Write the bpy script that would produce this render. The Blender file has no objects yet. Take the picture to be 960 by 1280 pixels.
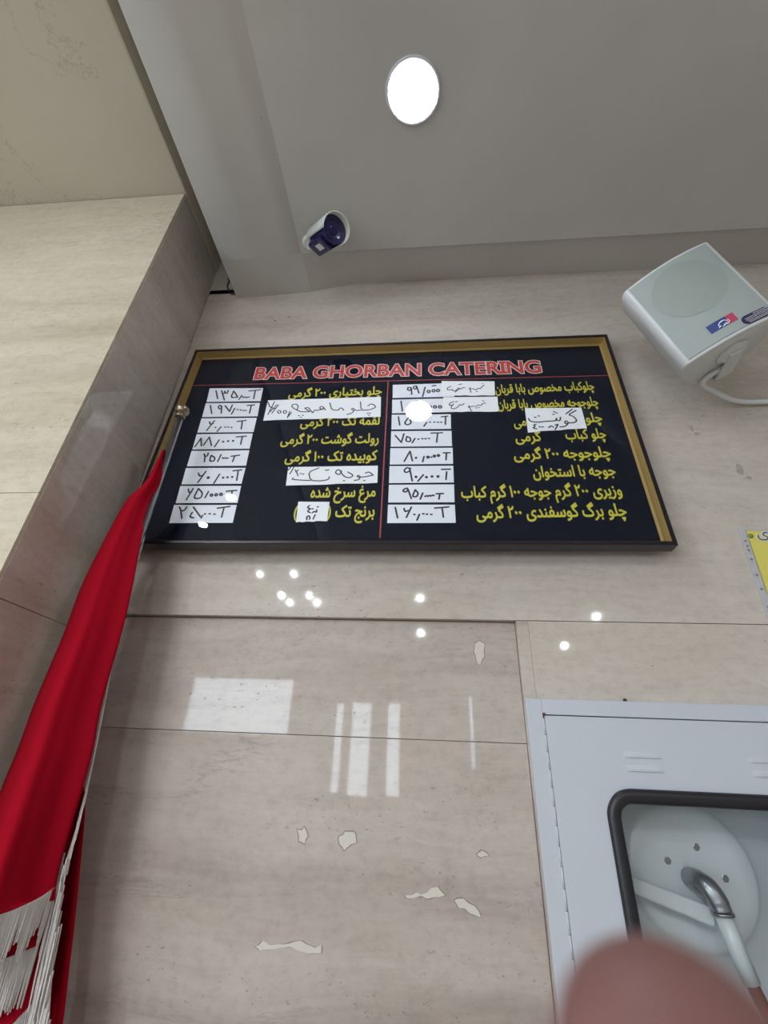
import bpy, bmesh, math, random, json, re, unicodedata
from mathutils import Vector, Matrix, geometry, noise
random.seed(7)
sc = bpy.context.scene
C = sc.collection
PI = math.pi

# ---------------------------------------------------------------- camera
cam_d = bpy.data.cameras.new('camera')
cam = bpy.data.objects.new('camera', cam_d)
C.objects.link(cam)
RIGHT = Vector((0.99605, 0.07925, 0.03993))
DOWN = Vector((-0.004547, 0.494944, -0.868913))
FWD = Vector((-0.088628, 0.865303, 0.493352))
cm = Matrix((RIGHT, -DOWN, -FWD)).transposed().to_4x4()
cm.translation = Vector((0, -1.0, 1.55))
cam.matrix_world = cm
cam_d.sensor_fit = 'VERTICAL'
cam_d.sensor_height = 36.0
cam_d.sensor_width = 27.0
cam_d.lens = 570.0 / 1280.0 * 36.0
cam_d.clip_start = 0.004
cam_d.clip_end = 100
cam_d.dof.use_dof = True
cam_d.dof.focus_distance = 1.12
cam_d.dof.aperture_fstop = 7.0
sc.camera = cam

# ---------------------------------------------------------------- world, exposure
w = bpy.data.worlds.new('daylight')
sc.world = w
w.use_nodes = True
bg = w.node_tree.nodes['Background']
bg.inputs[0].default_value = (0.80, 0.90, 1.0, 1)
bg.inputs[1].default_value = 12.0
sc.view_settings.view_transform = 'Standard'
sc.view_settings.look = 'None'
sc.view_settings.exposure = -0.48
sc.view_settings.gamma = 1.0
sc.view_settings.use_curve_mapping = False
sc.cycles.use_denoising = True
sc.cycles.use_adaptive_sampling = True
sc.cycles.adaptive_threshold = 0.05
sc.cycles.adaptive_min_samples = 24
sc.cycles.max_bounces = 8
sc.cycles.diffuse_bounces = 5
sc.cycles.glossy_bounces = 4
sc.cycles.transparent_max_bounces = 12
sc.cycles.sample_clamp_indirect = 6.0
sc.cycles.caustics_reflective = False
sc.cycles.caustics_refractive = False

def area(name, loc, size, power, color=(1, 1, 1), rot=(0, 0, 0), shape='DISK', size_y=None, portal=False):
    l = bpy.data.lights.new(name, 'AREA')
    l.shape = shape
    l.size = size
    if size_y: l.size_y = size_y
    l.energy = power
    l.color = color
    if portal: l.cycles.is_portal = True
    o = bpy.data.objects.new(name, l)
    o.location = loc
    o.rotation_euler = rot
    C.objects.link(o)
    return o

# the shopfront openings behind the photographer: (x0, x1, z0, z1) in the wall at y = -6
FRONT_Y = -6.0
OPENINGS = [(-3.55, -1.95, 1.92, 2.70), (-1.30, -1.16, 1.25, 2.40), (-1.07, -0.76, 1.22, 2.42),
            (-0.55, -0.34, 1.24, 2.42), (0.60, 0.68, 1.60, 2.55)]
for (a, b, c, d) in OPENINGS:
    area('window_portal', ((a + b) / 2, FRONT_Y - 0.14, (c + d) / 2), b - a, 1, rot=(PI / 2, 0, 0),
         shape='RECTANGLE', size_y=d - c, portal=True)

# unseen side windows, added for ambient daylight: (y0, y1, z0, z1) in the wall at x = -4
ADDED_WINDOWS = [(-5.4, -4.1, 0.9, 2.5), (-3.6, -2.4, 0.9, 2.5)]
for (a, b, c, d) in ADDED_WINDOWS:
    area('window_portal', (-4.09, (a + b) / 2, (c + d) / 2), b - a, 1, rot=(PI / 2, 0, -PI / 2),
         shape='RECTANGLE', size_y=d - c, portal=True)

# ---------------------------------------------------------------- helpers
def link(o, parent=None):
    C.objects.link(o)
    if parent is not None: o.parent = parent
    return o

def obj(name, bm, mat, parent=None, smooth=False, label=None, auto=None):
    me = bpy.data.meshes.new(name)
    if smooth:
        for f in bm.faces: f.smooth = True
    bm.normal_update()
    bm.to_mesh(me)
    bm.free()
    for m in (mat if isinstance(mat, (list, tuple)) else [mat]): me.materials.append(m)
    o = bpy.data.objects.new(name, me)
    link(o, parent)
    if label: o['label'] = label
    if auto:
        for p in me.polygons: p.use_smooth = True
        try: me.set_sharp_from_angle(angle=auto)
        except Exception: pass
    return o

def tag(o, label, cat, group=None):
    o['label'] = label; o['category'] = cat
    if group: o['group'] = group
    return o

def thing(name, label, cat, loc=(0, 0, 0), rot=(0, 0, 0), group=None):
    o = bpy.data.objects.new(name, None)
    o.empty_display_size = 0.05
    o.location = loc; o.rotation_euler = rot
    C.objects.link(o)
    return tag(o, label, cat, group)

def struct(o):
    o['kind'] = 'structure'
    return o

def add_box(bm, x0, x1, y0, y1, z0, z1, bevel=0.0, mi=0):
    r = bmesh.ops.create_cube(bm, size=1.0)
    vs = r['verts']
    for v in vs:
        v.co = Vector((x0 if v.co.x < 0 else x1, y0 if v.co.y < 0 else y1, z0 if v.co.z < 0 else z1))
    fs = set(f for v in vs for f in v.link_faces)
    for f in fs: f.material_index = mi
    if bevel > 0:
        es = list(set(e for v in vs for e in v.link_edges))
        bmesh.ops.bevel(bm, geom=es, offset=bevel, segments=1, affect='EDGES', profile=0.5)

def box(name, x0, x1, y0, y1, z0, z1, mat, parent=None, bevel=0.0, label=None):
    bm = bmesh.new(); add_box(bm, x0, x1, y0, y1, z0, z1, bevel)
    return obj(name, bm, mat, parent, label=label)

def frame_from(d):
    d = d.normalized()
    a = Vector((0, 0, 1)) if abs(d.z) < 0.9 else Vector((1, 0, 0))
    x = d.cross(a).normalized(); y = d.cross(x).normalized()
    return x, y

def add_tube(bm, pts, r, n=12, closed=False, caps=True):
    pts = [Vector(p) for p in pts]; N = len(pts)
    rr = r if isinstance(r, (list, tuple)) else [r] * N
    rings = []; px = None
    for i, p in enumerate(pts):
        if closed: t = pts[(i + 1) % N] - pts[i - 1]
        else: t = pts[min(i + 1, N - 1)] - pts[max(i - 1, 0)]
        t.normalize()
        if px is None: px, py = frame_from(t)
        px = (px - t * px.dot(t)).normalized(); py = t.cross(px)
        rings.append([bm.verts.new(p + (px * math.cos(2 * PI * k / n) + py * math.sin(2 * PI * k / n)) * rr[i]) for k in range(n)])
    for i in range(N if closed else N - 1):
        a, b = rings[i], rings[(i + 1) % N]
        for k in range(n):
            f = bm.faces.new((a[k], a[(k + 1) % n], b[(k + 1) % n], b[k])); f.smooth = True
    if caps and not closed:
        bm.faces.new(rings[0][::-1]); bm.faces.new(rings[-1])
    return rings

def add_lathe(bm, prof, n=32, o=Vector((0, 0, 0)), ax=Vector((0, 0, 1)), smooth=True, capa=True, capb=True):
    """profile of (distance along axis, radius)"""
    ax = Vector(ax).normalized(); x, y = frame_from(ax); o = Vector(o); rings = []
    for h, r in prof:
        rings.append([bm.verts.new(o + ax * h + (x * math.cos(2 * PI * k / n) + y * math.sin(2 * PI * k / n)) * r) for k in range(n)])
    for a, b in zip(rings, rings[1:]):
        for k in range(n):
            f = bm.faces.new((a[k], a[(k + 1) % n], b[(k + 1) % n], b[k])); f.smooth = smooth
    if capa: bm.faces.new(rings[0][::-1])
    if capb: bm.faces.new(rings[-1])
    bmesh.ops.recalc_face_normals(bm, faces=bm.faces[:])

def rrect(x0, x1, z0, z1, r, n=8):
    pts = []
    for cx, cz, a0 in ((x1 - r, z1 - r, 0), (x0 + r, z1 - r, 90), (x0 + r, z0 + r, 180), (x1 - r, z0 + r, 270)):
        for k in range(n + 1):
            a = math.radians(a0 + 90 * k / n)
            pts.append((cx + r * math.cos(a), cz + r * math.sin(a)))
    return pts

def smooth_curve(pts, k=6):
    pts = [Vector(p) for p in pts]; out = []
    P = [pts[0] * 2 - pts[1]] + pts + [pts[-1] * 2 - pts[-2]]
    for i in range(1, len(P) - 2):
        p0, p1, p2, p3 = P[i - 1:i + 3]
        for j in range(k):
            t = j / k
            out.append(0.5 * ((2 * p1) + (p2 - p0) * t + (2 * p0 - 5 * p1 + 4 * p2 - p3) * t * t + (3 * p1 - p0 - 3 * p2 + p3) * t ** 3))
    out.append(pts[-1])
    return out

# ---------------------------------------------------------------- materials
def mat(name, col, rough=0.5, metal=0.0, spec=0.5, emit=None, estr=0, bump=0, bscale=60, var=0, vscale=8, alpha=None):
    m = bpy.data.materials.new(name); m.use_nodes = True
    nt = m.node_tree; b = nt.nodes['Principled BSDF']
    b.inputs['Base Color'].default_value = (*col, 1)
    b.inputs['Roughness'].default_value = rough
    b.inputs['Metallic'].default_value = metal
    b.inputs['Specular IOR Level'].default_value = spec
    if emit:
        b.inputs['Emission Color'].default_value = (*emit, 1)
        b.inputs['Emission Strength'].default_value = estr
    tc = nt.nodes.new('ShaderNodeTexCoord')
    if var:
        n = nt.nodes.new('ShaderNodeTexNoise'); n.inputs['Scale'].default_value = vscale; n.inputs['Detail'].default_value = 5
        nt.links.new(tc.outputs['Object'], n.inputs['Vector'])
        mx = nt.nodes.new('ShaderNodeMix'); mx.data_type = 'RGBA'
        mx.inputs[6].default_value = (*[c * (1 - var) for c in col], 1)
        mx.inputs[7].default_value = (*[min(1, c * (1 + var)) for c in col], 1)
        nt.links.new(n.outputs['Fac'], mx.inputs[0]); nt.links.new(mx.outputs[2], b.inputs['Base Color'])
    if bump:
        n = nt.nodes.new('ShaderNodeTexNoise'); n.inputs['Scale'].default_value = bscale; n.inputs['Detail'].default_value = 4
        nt.links.new(tc.outputs['Object'], n.inputs['Vector'])
        bp = nt.nodes.new('ShaderNodeBump'); bp.inputs['Strength'].default_value = bump; bp.inputs['Distance'].default_value = 0.002
        nt.links.new(n.outputs['Fac'], bp.inputs['Height']); nt.links.new(bp.outputs[0], b.inputs['Normal'])
    return m

def clear_mat(name, tint=(1, 1, 1), rough=0.0, gloss=(1, 1, 1), base=0.0):
    """thin clear pane: transparent with a Fresnel mirror coat"""
    m = bpy.data.materials.new(name); m.use_nodes = True
    nt = m.node_tree; nt.nodes.clear()
    out = nt.nodes.new('ShaderNodeOutputMaterial')
    tr = nt.nodes.new('ShaderNodeBsdfTransparent'); tr.inputs[0].default_value = (*tint, 1)
    gl = nt.nodes.new('ShaderNodeBsdfGlossy'); gl.inputs['Roughness'].default_value = rough
    gl.inputs[0].default_value = (*gloss, 1)
    # Schlick Fresnel, the same on both faces of the pane
    fr = nt.nodes.new('ShaderNodeLayerWeight'); fr.inputs[0].default_value = 0.5
    pw = nt.nodes.new('ShaderNodeMath'); pw.operation = 'POWER'; pw.inputs[1].default_value = 5.0
    nt.links.new(fr.outputs['Facing'], pw.inputs[0])
    ad = nt.nodes.new('ShaderNodeMath'); ad.operation = 'MULTIPLY_ADD'; ad.inputs[1].default_value = 0.95 - base; ad.inputs[2].default_value = 0.008 + base
    mx = nt.nodes.new('ShaderNodeMixShader')
    nt.links.new(pw.outputs[0], ad.inputs[0]); nt.links.new(ad.outputs[0], mx.inputs[0])
    nt.links.new(tr.outputs[0], mx.inputs[1]); nt.links.new(gl.outputs[0], mx.inputs[2]); nt.links.new(mx.outputs[0], out.inputs[0])
    return m

def travertine(name, light, mid, dark, rough=0.09, spec=0.5):
    m = bpy.data.materials.new(name); m.use_nodes = True
    nt = m.node_tree; L = nt.links.new; N = nt.nodes.new
    b = nt.nodes['Principled BSDF']
    tc = N('ShaderNodeTexCoord'); oi = N('ShaderNodeObjectInfo')
    off = N('ShaderNodeVectorMath'); off.operation = 'SCALE'; off.inputs[0].default_value = (13.1, 7.7, 31.3)
    L(oi.outputs['Random'], off.inputs['Scale'])
    add = N('ShaderNodeVectorMath'); add.operation = 'ADD'
    L(tc.outputs['Object'], add.inputs[0]); L(off.outputs[0], add.inputs[1])
    # slow warp so the bedding bends a little
    wn = N('ShaderNodeTexNoise'); wn.inputs['Scale'].default_value = 1.6; wn.inputs['Detail'].default_value = 3
    L(add.outputs[0], wn.inputs['Vector'])
    ws = N('ShaderNodeVectorMath'); ws.operation = 'SCALE'; ws.inputs['Scale'].default_value = 0.10
    wsb = N('ShaderNodeVectorMath'); wsb.operation = 'SUBTRACT'; wsb.inputs[1].default_value = (0.5, 0.5, 0.5)
    L(wn.outputs['Color'], wsb.inputs[0]); L(wsb.outputs[0], ws.inputs[0])
    ad2 = N('ShaderNodeVectorMath'); ad2.operation = 'ADD'; L(add.outputs[0], ad2.inputs[0]); L(ws.outputs[0], ad2.inputs[1])
    def stretched(sc_, scale, det, rgh=0.6, src=ad2):
        mp = N('ShaderNodeMapping'); mp.inputs['Scale'].default_value = sc_
        L(src.outputs[0], mp.inputs['Vector'])
        n = N('ShaderNodeTexNoise'); n.inputs['Scale'].default_value = scale; n.inputs['Detail'].default_value = det
        n.inputs['Roughness'].default_value = rgh
        L(mp.outputs[0], n.inputs['Vector']); return n.outputs['Fac']
    def ramp(src, stops):
        r = N('ShaderNodeValToRGB'); e = r.color_ramp.elements
        while len(e) > 1: e.remove(e[-1])
        e[0].position = stops[0][0]; e[0].color = (*stops[0][1], 1) if len(stops[0][1]) == 3 else stops[0][1]
        for p, c in stops[1:]:
            k = e.new(p); k.color = (*c, 1)
        L(src, r.inputs[0]); return r.outputs[0]
    def g(v): return (v, v, v)
    def mix(fac, a, c, mode='MIX', f=1.0):
        mx = N('ShaderNodeMix'); mx.data_type = 'RGBA'; mx.blend_type = mode
        if fac is None: mx.inputs[0].default_value = f
        else: L(fac, mx.inputs[0])
        for i, v in ((6, a), (7, c)):
            if isinstance(v, tuple): mx.inputs[i].default_value = (*v, 1)
            else: L(v, mx.inputs[i])
        return mx.outputs[2]
    bands = stretched((0.45, 0.45, 5.0), 1.3, 6, 0.6)
    base = ramp(bands, [(0.30, dark), (0.44, mid), (0.56, light), (0.72, mid)])
    fine = stretched((3.5, 3.5, 22.0), 2.4, 8, 0.75)
    base = mix(None, base, ramp(fine, [(0.3, g(0.86)), (0.5, g(1.0)), (0.75, g(1.05))]), 'MULTIPLY', 0.7)
    mot = stretched((1, 1, 1.4), 42, 5, 0.7)
    base = mix(None, base, ramp(mot, [(0.3, g(0.86)), (0.5, g(1.0)), (0.7, g(1.06))]), 'MULTIPLY', 0.8)
    cloud = stretched((1, 1, 2.2), 2.6, 7, 0.65)
    base = mix(None, base, ramp(cloud, [(0.35, (0.93, 0.89, 0.84)), (0.6, (1.0, 1.0, 1.0))]), 'MULTIPLY', 0.7)
    # small pits, strung along the bedding
    pit_n = stretched((1.0, 1.0, 2.0), 75, 3, 0.7)
    area_n = stretched((1.0, 1.0, 5.0), 2.4, 3)
    pit = ramp(pit_n, [(0.63, g(0)), (0.68, g(1))]); pa = ramp(area_n, [(0.50, g(0)), (0.62, g(1))])
    pm = N('ShaderNodeMath'); pm.operation = 'MULTIPLY'; L(pit, pm.inputs[0]); L(pa, pm.inputs[1])
    pms = N('ShaderNodeMath'); pms.operation = 'MULTIPLY'; pms.inputs[1].default_value = 0.62; L(pm.outputs[0], pms.inputs[0])
    base = mix(pms.outputs[0], base, (0.20, 0.17, 0.14))
    # hairline seams: thin contour of a stretched noise
    cn = stretched((0.55, 0.55, 4.0), 1.5, 7, 0.62)
    line = ramp(cn, [(0.492, g(0)), (0.4965, g(1)), (0.501, g(0))])
    lm = N('ShaderNodeMath'); lm.operation = 'MULTIPLY'; L(line, lm.inputs[0])
    sel = stretched((0.8, 0.8, 0.8), 1.3, 2); L(ramp(sel, [(0.48, g(0)), (0.60, g(0.55))]), lm.inputs[1])
    base = mix(lm.outputs[0], base, (0.27, 0.23, 0.19))
    L(base, b.inputs['Base Color'])
    b.inputs['Specular IOR Level'].default_value = spec
    rn = stretched((1, 1, 3), 5, 4)
    rr = N('ShaderNodeMapRange'); rr.inputs['To Min'].default_value = rough * 0.6; rr.inputs['To Max'].default_value = rough * 1.5
    L(rn, rr.inputs['Value']); L(rr.outputs[0], b.inputs['Roughness'])
    bp = N('ShaderNodeBump'); bp.inputs['Strength'].default_value = 0.25; bp.inputs['Distance'].default_value = 0.0006
    inv = N('ShaderNodeMath'); inv.operation = 'SUBTRACT'; inv.inputs[0].default_value = 1.0
    L(pm.outputs[0], inv.inputs[1])
    und = stretched((1, 1, 1), 3.0, 2)
    ux = N('ShaderNodeMath'); ux.operation = 'MULTIPLY_ADD'; ux.inputs[1].default_value = 1.2; L(und, ux.inputs[0]); L(inv.outputs[0], ux.inputs[2])
    L(ux.outputs[0], bp.inputs['Height']); L(bp.outputs[0], b.inputs['Normal'])
    return m

def plaster(name, col, stain, rough=0.75, crack=0.0):
    m = bpy.data.materials.new(name); m.use_nodes = True
    nt = m.node_tree; L = nt.links.new; N = nt.nodes.new
    b = nt.nodes['Principled BSDF']; tc = N('ShaderNodeTexCoord')
    n = N('ShaderNodeTexNoise'); n.inputs['Scale'].default_value = 1.7; n.inputs['Detail'].default_value = 4
    L(tc.outputs['Object'], n.inputs['Vector'])
    r = N('ShaderNodeValToRGB'); r.color_ramp.elements[0].position = 0.35; r.color_ramp.elements[1].position = 0.68
    r.color_ramp.elements[0].color = (*stain, 1); r.color_ramp.elements[1].color = (*col, 1)
    L(n.outputs['Fac'], r.inputs[0])
    res = r.outputs[0]
    if crack:
        n2 = N('ShaderNodeTexNoise'); n2.inputs['Scale'].default_value = 2.1; n2.inputs['Detail'].default_value = 9; n2.inputs['Roughness'].default_value = 0.6
        mp = N('ShaderNodeMapping'); mp.inputs['Location'].default_value = (3.3, 1.1, 0); L(tc.outputs['Object'], mp.inputs[0]); L(mp.outputs[0], n2.inputs['Vector'])
        r2 = N('ShaderNodeValToRGB'); e = r2.color_ramp.elements
        e[0].position = 0.497; e[0].color = (0, 0, 0, 1); e[1].position = 0.5; e[1].color = (crack, crack, crack, 1)
        k = e.new(0.503); k.color = (0, 0, 0, 1)
        L(n2.outputs['Fac'], r2.inputs[0])
        mx = N('ShaderNodeMix'); mx.data_type = 'RGBA'; L(r2.outputs[0], mx.inputs[0]); L(res, mx.inputs[6]); mx.inputs[7].default_value = (0.22, 0.2, 0.16, 1)
        res = mx.outputs[2]
    L(res, b.inputs['Base Color']); b.inputs['Roughness'].default_value = rough
    bp = N('ShaderNodeBump'); bp.inputs['Strength'].default_value = 0.15; bp.inputs['Distance'].default_value = 0.002
    n3 = N('ShaderNodeTexNoise'); n3.inputs['Scale'].default_value = 14; n3.inputs['Detail'].default_value = 4
    L(tc.outputs['Object'], n3.inputs['Vector']); L(n3.outputs['Fac'], bp.inputs['Height']); L(bp.outputs[0], b.inputs['Normal'])
    return m

M = dict(
    marble=travertine('polished_travertine', (0.60, 0.545, 0.49), (0.55, 0.495, 0.44), (0.45, 0.395, 0.345), rough=0.035),
    marble_pink=travertine('polished_travertine_rose', (0.53, 0.465, 0.42), (0.475, 0.41, 0.37), (0.37, 0.31, 0.275), rough=0.035),
    marble_warm=travertine('polished_travertine_cream', (0.68, 0.62, 0.50), (0.62, 0.56, 0.445), (0.50, 0.435, 0.335), rough=0.05),
    grout=mat('dark_joint', (0.20, 0.17, 0.14), 0.9),
    ceiling=plaster('white_ceiling_paint', (0.60, 0.58, 0.56), (0.53, 0.515, 0.49), 0.5),
    ceiling2=plaster('cream_ceiling_plaster', (0.60, 0.565, 0.47), (0.54, 0.50, 0.41), 0.7, crack=0.35),
    rough_plaster=plaster('bare_plaster', (0.66, 0.58, 0.47), (0.54, 0.46, 0.36), 0.9),
    wall=mat('painted_wall', (0.55, 0.52, 0.47), 0.7, var=0.04),
    floor=mat('floor_stone', (0.36, 0.33, 0.29), 0.25, var=0.15, vscale=3),
    white_paint=mat('white_enamel', (0.56, 0.59, 0.65), 0.20, var=0.02),
    white_inside=mat('white_enamel_inside', (0.62, 0.66, 0.70), 0.22),
    white_metal=mat('white_coated_metal', (0.70, 0.70, 0.70), 0.35),
    white_plastic=mat('white_plastic', (0.70, 0.72, 0.74), 0.33, bump=0.05, bscale=300),
    grille=mat('grey_speaker_grille', (0.40, 0.45, 0.44), 0.5, bump=0.4, bscale=900, var=0.03, vscale=12),
    black_frame=mat('black_lacquer', (0.012, 0.009, 0.014), 0.22),
    gold=mat('brushed_gold_moulding', (0.50, 0.34, 0.12), 0.42, metal=0.35, var=0.12, vscale=25),
    panel=mat('dark_navy_print', (0.004, 0.0065, 0.017), 0.6, spec=0.08),
    card=mat('white_card', (0.83, 0.87, 0.97), 0.6, var=0.05, vscale=20),
    paper=mat('white_paper', (0.91, 0.94, 0.99), 0.6, var=0.02),
    ink=mat('black_marker_ink', (0.018, 0.018, 0.025), 0.5),
    yellow=mat('yellow_print', (0.60, 0.55, 0.045), 0.5),
    red_print=mat('red_print', (0.55, 0.045, 0.035), 0.5),
    pink_print=mat('white_outline_print', (0.78, 0.66, 0.66), 0.5),
    red_line=mat('red_rule_print', (0.42, 0.06, 0.06), 0.5),
    rubber=mat('black_rubber', (0.018, 0.017, 0.022), 0.38, bump=0.1, bscale=120),
    dark_hole=mat('dark_recess', (0.02, 0.02, 0.022), 0.8),
    steel=mat('brushed_steel', (0.42, 0.42, 0.42), 0.28, metal=1.0),
    pole=mat('chromed_pole', (0.55, 0.55, 0.58), 0.2, metal=1.0),
    brass=mat('aged_brass', (0.30, 0.24, 0.17), 0.35, metal=0.9),
    alu_grey=mat('cast_grey_metal', (0.30, 0.315, 0.34), 0.3, metal=0.8),
    red_cloth=mat('red_flag_satin', (0.33, 0.003, 0.014), 0.8, spec=0.05, bump=0.12, bscale=500),
    fringe=mat('white_fringe_yarn', (0.62, 0.58, 0.56), 0.8, var=0.1, vscale=60),
    cctv_white=mat('cctv_white_shell', (0.66, 0.68, 0.64), 0.35),
    cctv_blue=mat('cctv_dark_blue', (0.016, 0.013, 0.085), 0.25),
    cctv_glass=mat('cctv_lens_glass', (0.01, 0.008, 0.05), 0.05),
    cable=mat('black_cable', (0.015, 0.014, 0.013), 0.5),
    hose=mat('red_brown_rubber', (0.15, 0.035, 0.03), 0.5),
    yellow_paper=mat('yellow_paper', (0.80, 0.70, 0.015), 0.5, var=0.05, vscale=4),
    green_tack=mat('green_tack', (0.20, 0.28, 0.03), 0.5),
    sticker_blue=mat('sticker_blue', (0.02, 0.05, 0.25), 0.35),
    sticker_pink=mat('sticker_pink', (0.55, 0.06, 0.13), 0.35),
    sticker_dark=mat('sticker_dark', (0.02, 0.02, 0.07), 0.35),
    sticker_silver=mat('sticker_silver', (0.60, 0.60, 0.66), 0.35),
    patch_dark=mat('stone_patch_edge', (0.25, 0.21, 0.18), 0.3),
    patch_light=mat('stone_patch_filler', (0.66, 0.61, 0.55), 0.06, var=0.05),
    blotch=mat('stone_blotch', (0.40, 0.36, 0.30), 0.2, var=0.2, vscale=80),
    lamp_rim=mat('lamp_rim', (0.65, 0.66, 0.70), 0.3),
    lamp_on=mat('lamp_diffuser_lit', (1, 1, 1), 0.5, emit=(0.88, 0.92, 1.0), estr=75.0),
    spot_on=mat('small_spot_lit', (1, 1, 1), 0.5, emit=(0.95, 0.96, 1.0), estr=45.0),
    pane=clear_mat('window_pane', (0.96, 0.98, 0.98)),
    board_glass=clear_mat('board_glazing', (1.0, 1.0, 1.0), base=0.006),
    cab_glass=clear_mat('cabinet_glazing', (0.97, 0.98, 0.975), base=0.02),
)
def milky(name, fac):
    m = bpy.data.materials.new(name); m.use_nodes = True
    nt = m.node_tree; b = nt.nodes['Principled BSDF']; b.inputs['Base Color'].default_value = (0.75, 0.75, 0.78, 1)
    b.inputs['Roughness'].default_value = 0.2; b.inputs['Alpha'].default_value = fac
    return m
M['sleeve'] = milky('plastic_sleeve_film', 0.10)
M['sleeve_edge'] = milky('milky_binding_edge', 0.45)
def shaded_skin_mat():
    m = mat('skin', (0.19, 0.088, 0.080), 0.45, var=0.12, vscale=60, bump=0.15, bscale=700)  # darker than real skin: shade on the fingertip is put into the colour
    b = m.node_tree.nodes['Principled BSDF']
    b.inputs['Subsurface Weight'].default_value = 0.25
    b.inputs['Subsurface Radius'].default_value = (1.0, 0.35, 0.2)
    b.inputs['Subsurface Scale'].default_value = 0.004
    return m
M['skin'] = shaded_skin_mat()
M['nail'] = mat('fingernail', (0.55, 0.30, 0.26), 0.25)

# ================================================================ the setting
# back wall carrying the board: plaster backing with stone slabs set on it (stone face at y = 0)
CX0, CX1, CZ0, CZ1 = 0.222, 0.772, 0.880, 1.663        # opening of the hose cabinet
def backing():
    bm = bmesh.new()
    y0, y1 = 0.036, 0.24
    add_box(bm, -0.80, CX0, y0, y1, 0.0, 3.45)
    add_box(bm, CX1, 3.0, y0, y1, 0.0, 3.45)
    add_box(bm, CX0, CX1, y0, y1, CZ1, 3.45)
    add_box(bm, CX0, CX1, y0, y1, 0.0, CZ0)
    return struct(obj('wall_back', bm, M['grout']))
WB = backing()
def slab(x0, x1, z0, z1, y0=0.0, y1=0.036, mt=None, parent=None, g=0.0012):
    return box('marble_slab', x0 + g, x1 - g, y0, y1, z0 + g, z1 - g, mt or M['marble'], parent or WB, bevel=0.0005)
# upper course, over the sunk panel and to the right of it
slab(-0.785, 1.42, 1.846, 3.064)
slab(1.42, 3.0, 1.846, 3.064)
# sunk panel 15 mm back, courses down to the floor
slab(-0.785, 0.197, 1.607, 1.846, y0=0.015, mt=M['marble_pink'], g=0.0004)
slab(-0.785, 0.197, 0.90, 1.607, y0=0.015, mt=M['marble_pink'], g=0.0006)
slab(-0.785, 0.197, 0.0, 0.90, y0=0.015)
# right of the sunk panel, around the hose cabinet
slab(0.197, CX0, 0.0, 1.846, g=0.0002)
slab(CX0, CX1, CZ1, 1.846, g=0.0002)
slab(CX1, 1.50, 0.9, 1.846, g=0.0002)
slab(1.50, 3.0, 0.9, 1.846)
slab(CX1, 3.0, 0.0, 0.9)
slab(CX0, CX1, 0.0, CZ0)
# bare plaster above the stone inside the ceiling slot
box('plaster_strip', -0.785, -0.66, 0.0, 0.036, 3.04, 3.45, M['wall'], WB)
# filled flaws in the stone of the sunk panel
PATCHES = [[(-0.2888, 1.2833), (-0.2769, 1.2914), (-0.2529, 1.2883), (-0.2299, 1.2908), (-0.2111, 1.2953), (-0.191, 1.2891), (-0.1759, 1.2917), (-0.1748, 1.2816), (-0.2132, 1.2821), (-0.2445, 1.2842), (-0.2749, 1.2801)], [(-0.0372, 1.3641), (-0.0178, 1.3694), (0.0016, 1.3704), (0.0196, 1.3793), (0.0325, 1.3679), (0.0132, 1.3644), (-0.01, 1.3655), (-0.0333, 1.3606)], [(0.0476, 1.3627), (0.063, 1.3659), (0.0816, 1.3568), (0.0919, 1.3416), (0.0734, 1.3464), (0.0549, 1.3524)], [(-0.2391, 1.4491), (-0.2259, 1.4532), (-0.2174, 1.4398), (-0.2218, 1.4274), (-0.2332, 1.4309)], [(-0.1587, 1.4426), (-0.1492, 1.4499), (-0.1299, 1.4494), (-0.1263, 1.4341), (-0.1485, 1.4217), (-0.1576, 1.4305)], [(0.0896, 1.4283), (0.1056, 1.4317), (0.113, 1.4262), (0.0972, 1.4235)], [(0.1072, 1.7993), (0.1165, 1.8049), (0.1285, 1.7979), (0.1267, 1.7714), (0.1159, 1.7522), (0.1086, 1.7624), (0.1044, 1.7814)]]
for P in PATCHES:
    cx = sum(p[0] for p in P) / len(P); cz = sum(p[1] for p in P) / len(P)
    # jagged outline
    Q = []
    for i, p in enumerate(P):
        q = P[(i + 1) % len(P)]
        Q.append(p); Q.append(((p[0] + q[0]) / 2 + random.uniform(-.0025, .0025), (p[1] + q[1]) / 2 + random.uniform(-.004, .004)))
    def poly(name, grow, y, mt):
        bm = bmesh.new()
        vs = []
        for (x, z) in Q:
            d = Vector((x - cx, z - cz)); l = d.length or 1
            vs.append((x + d.x / l * grow, z + d.y / l * grow))
        tri = geometry.delaunay_2d_cdt([Vector(v) for v in vs], [], [list(range(len(vs)))], 1, 1e-6)
        vv = [bm.verts.new((v.x, y, v.y)) for v in tri[0]]
        for t in tri[2]:
            try: bm.faces.new([vv[i] for i in t])
            except ValueError: pass
        for f in bm.faces:
            f.normal_update()
            if f.normal.y > 0: f.normal_flip()
        bmesh.ops.solidify(bm, geom=bm.faces[:], thickness=-0.0002)
        return obj(name, bm, mt, WB)
    poly('filler_edge', 0.0018, 0.0149, M['patch_dark'])
    poly('stone_filler', -0.0003, 0.0146, M['patch_light'])

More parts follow.
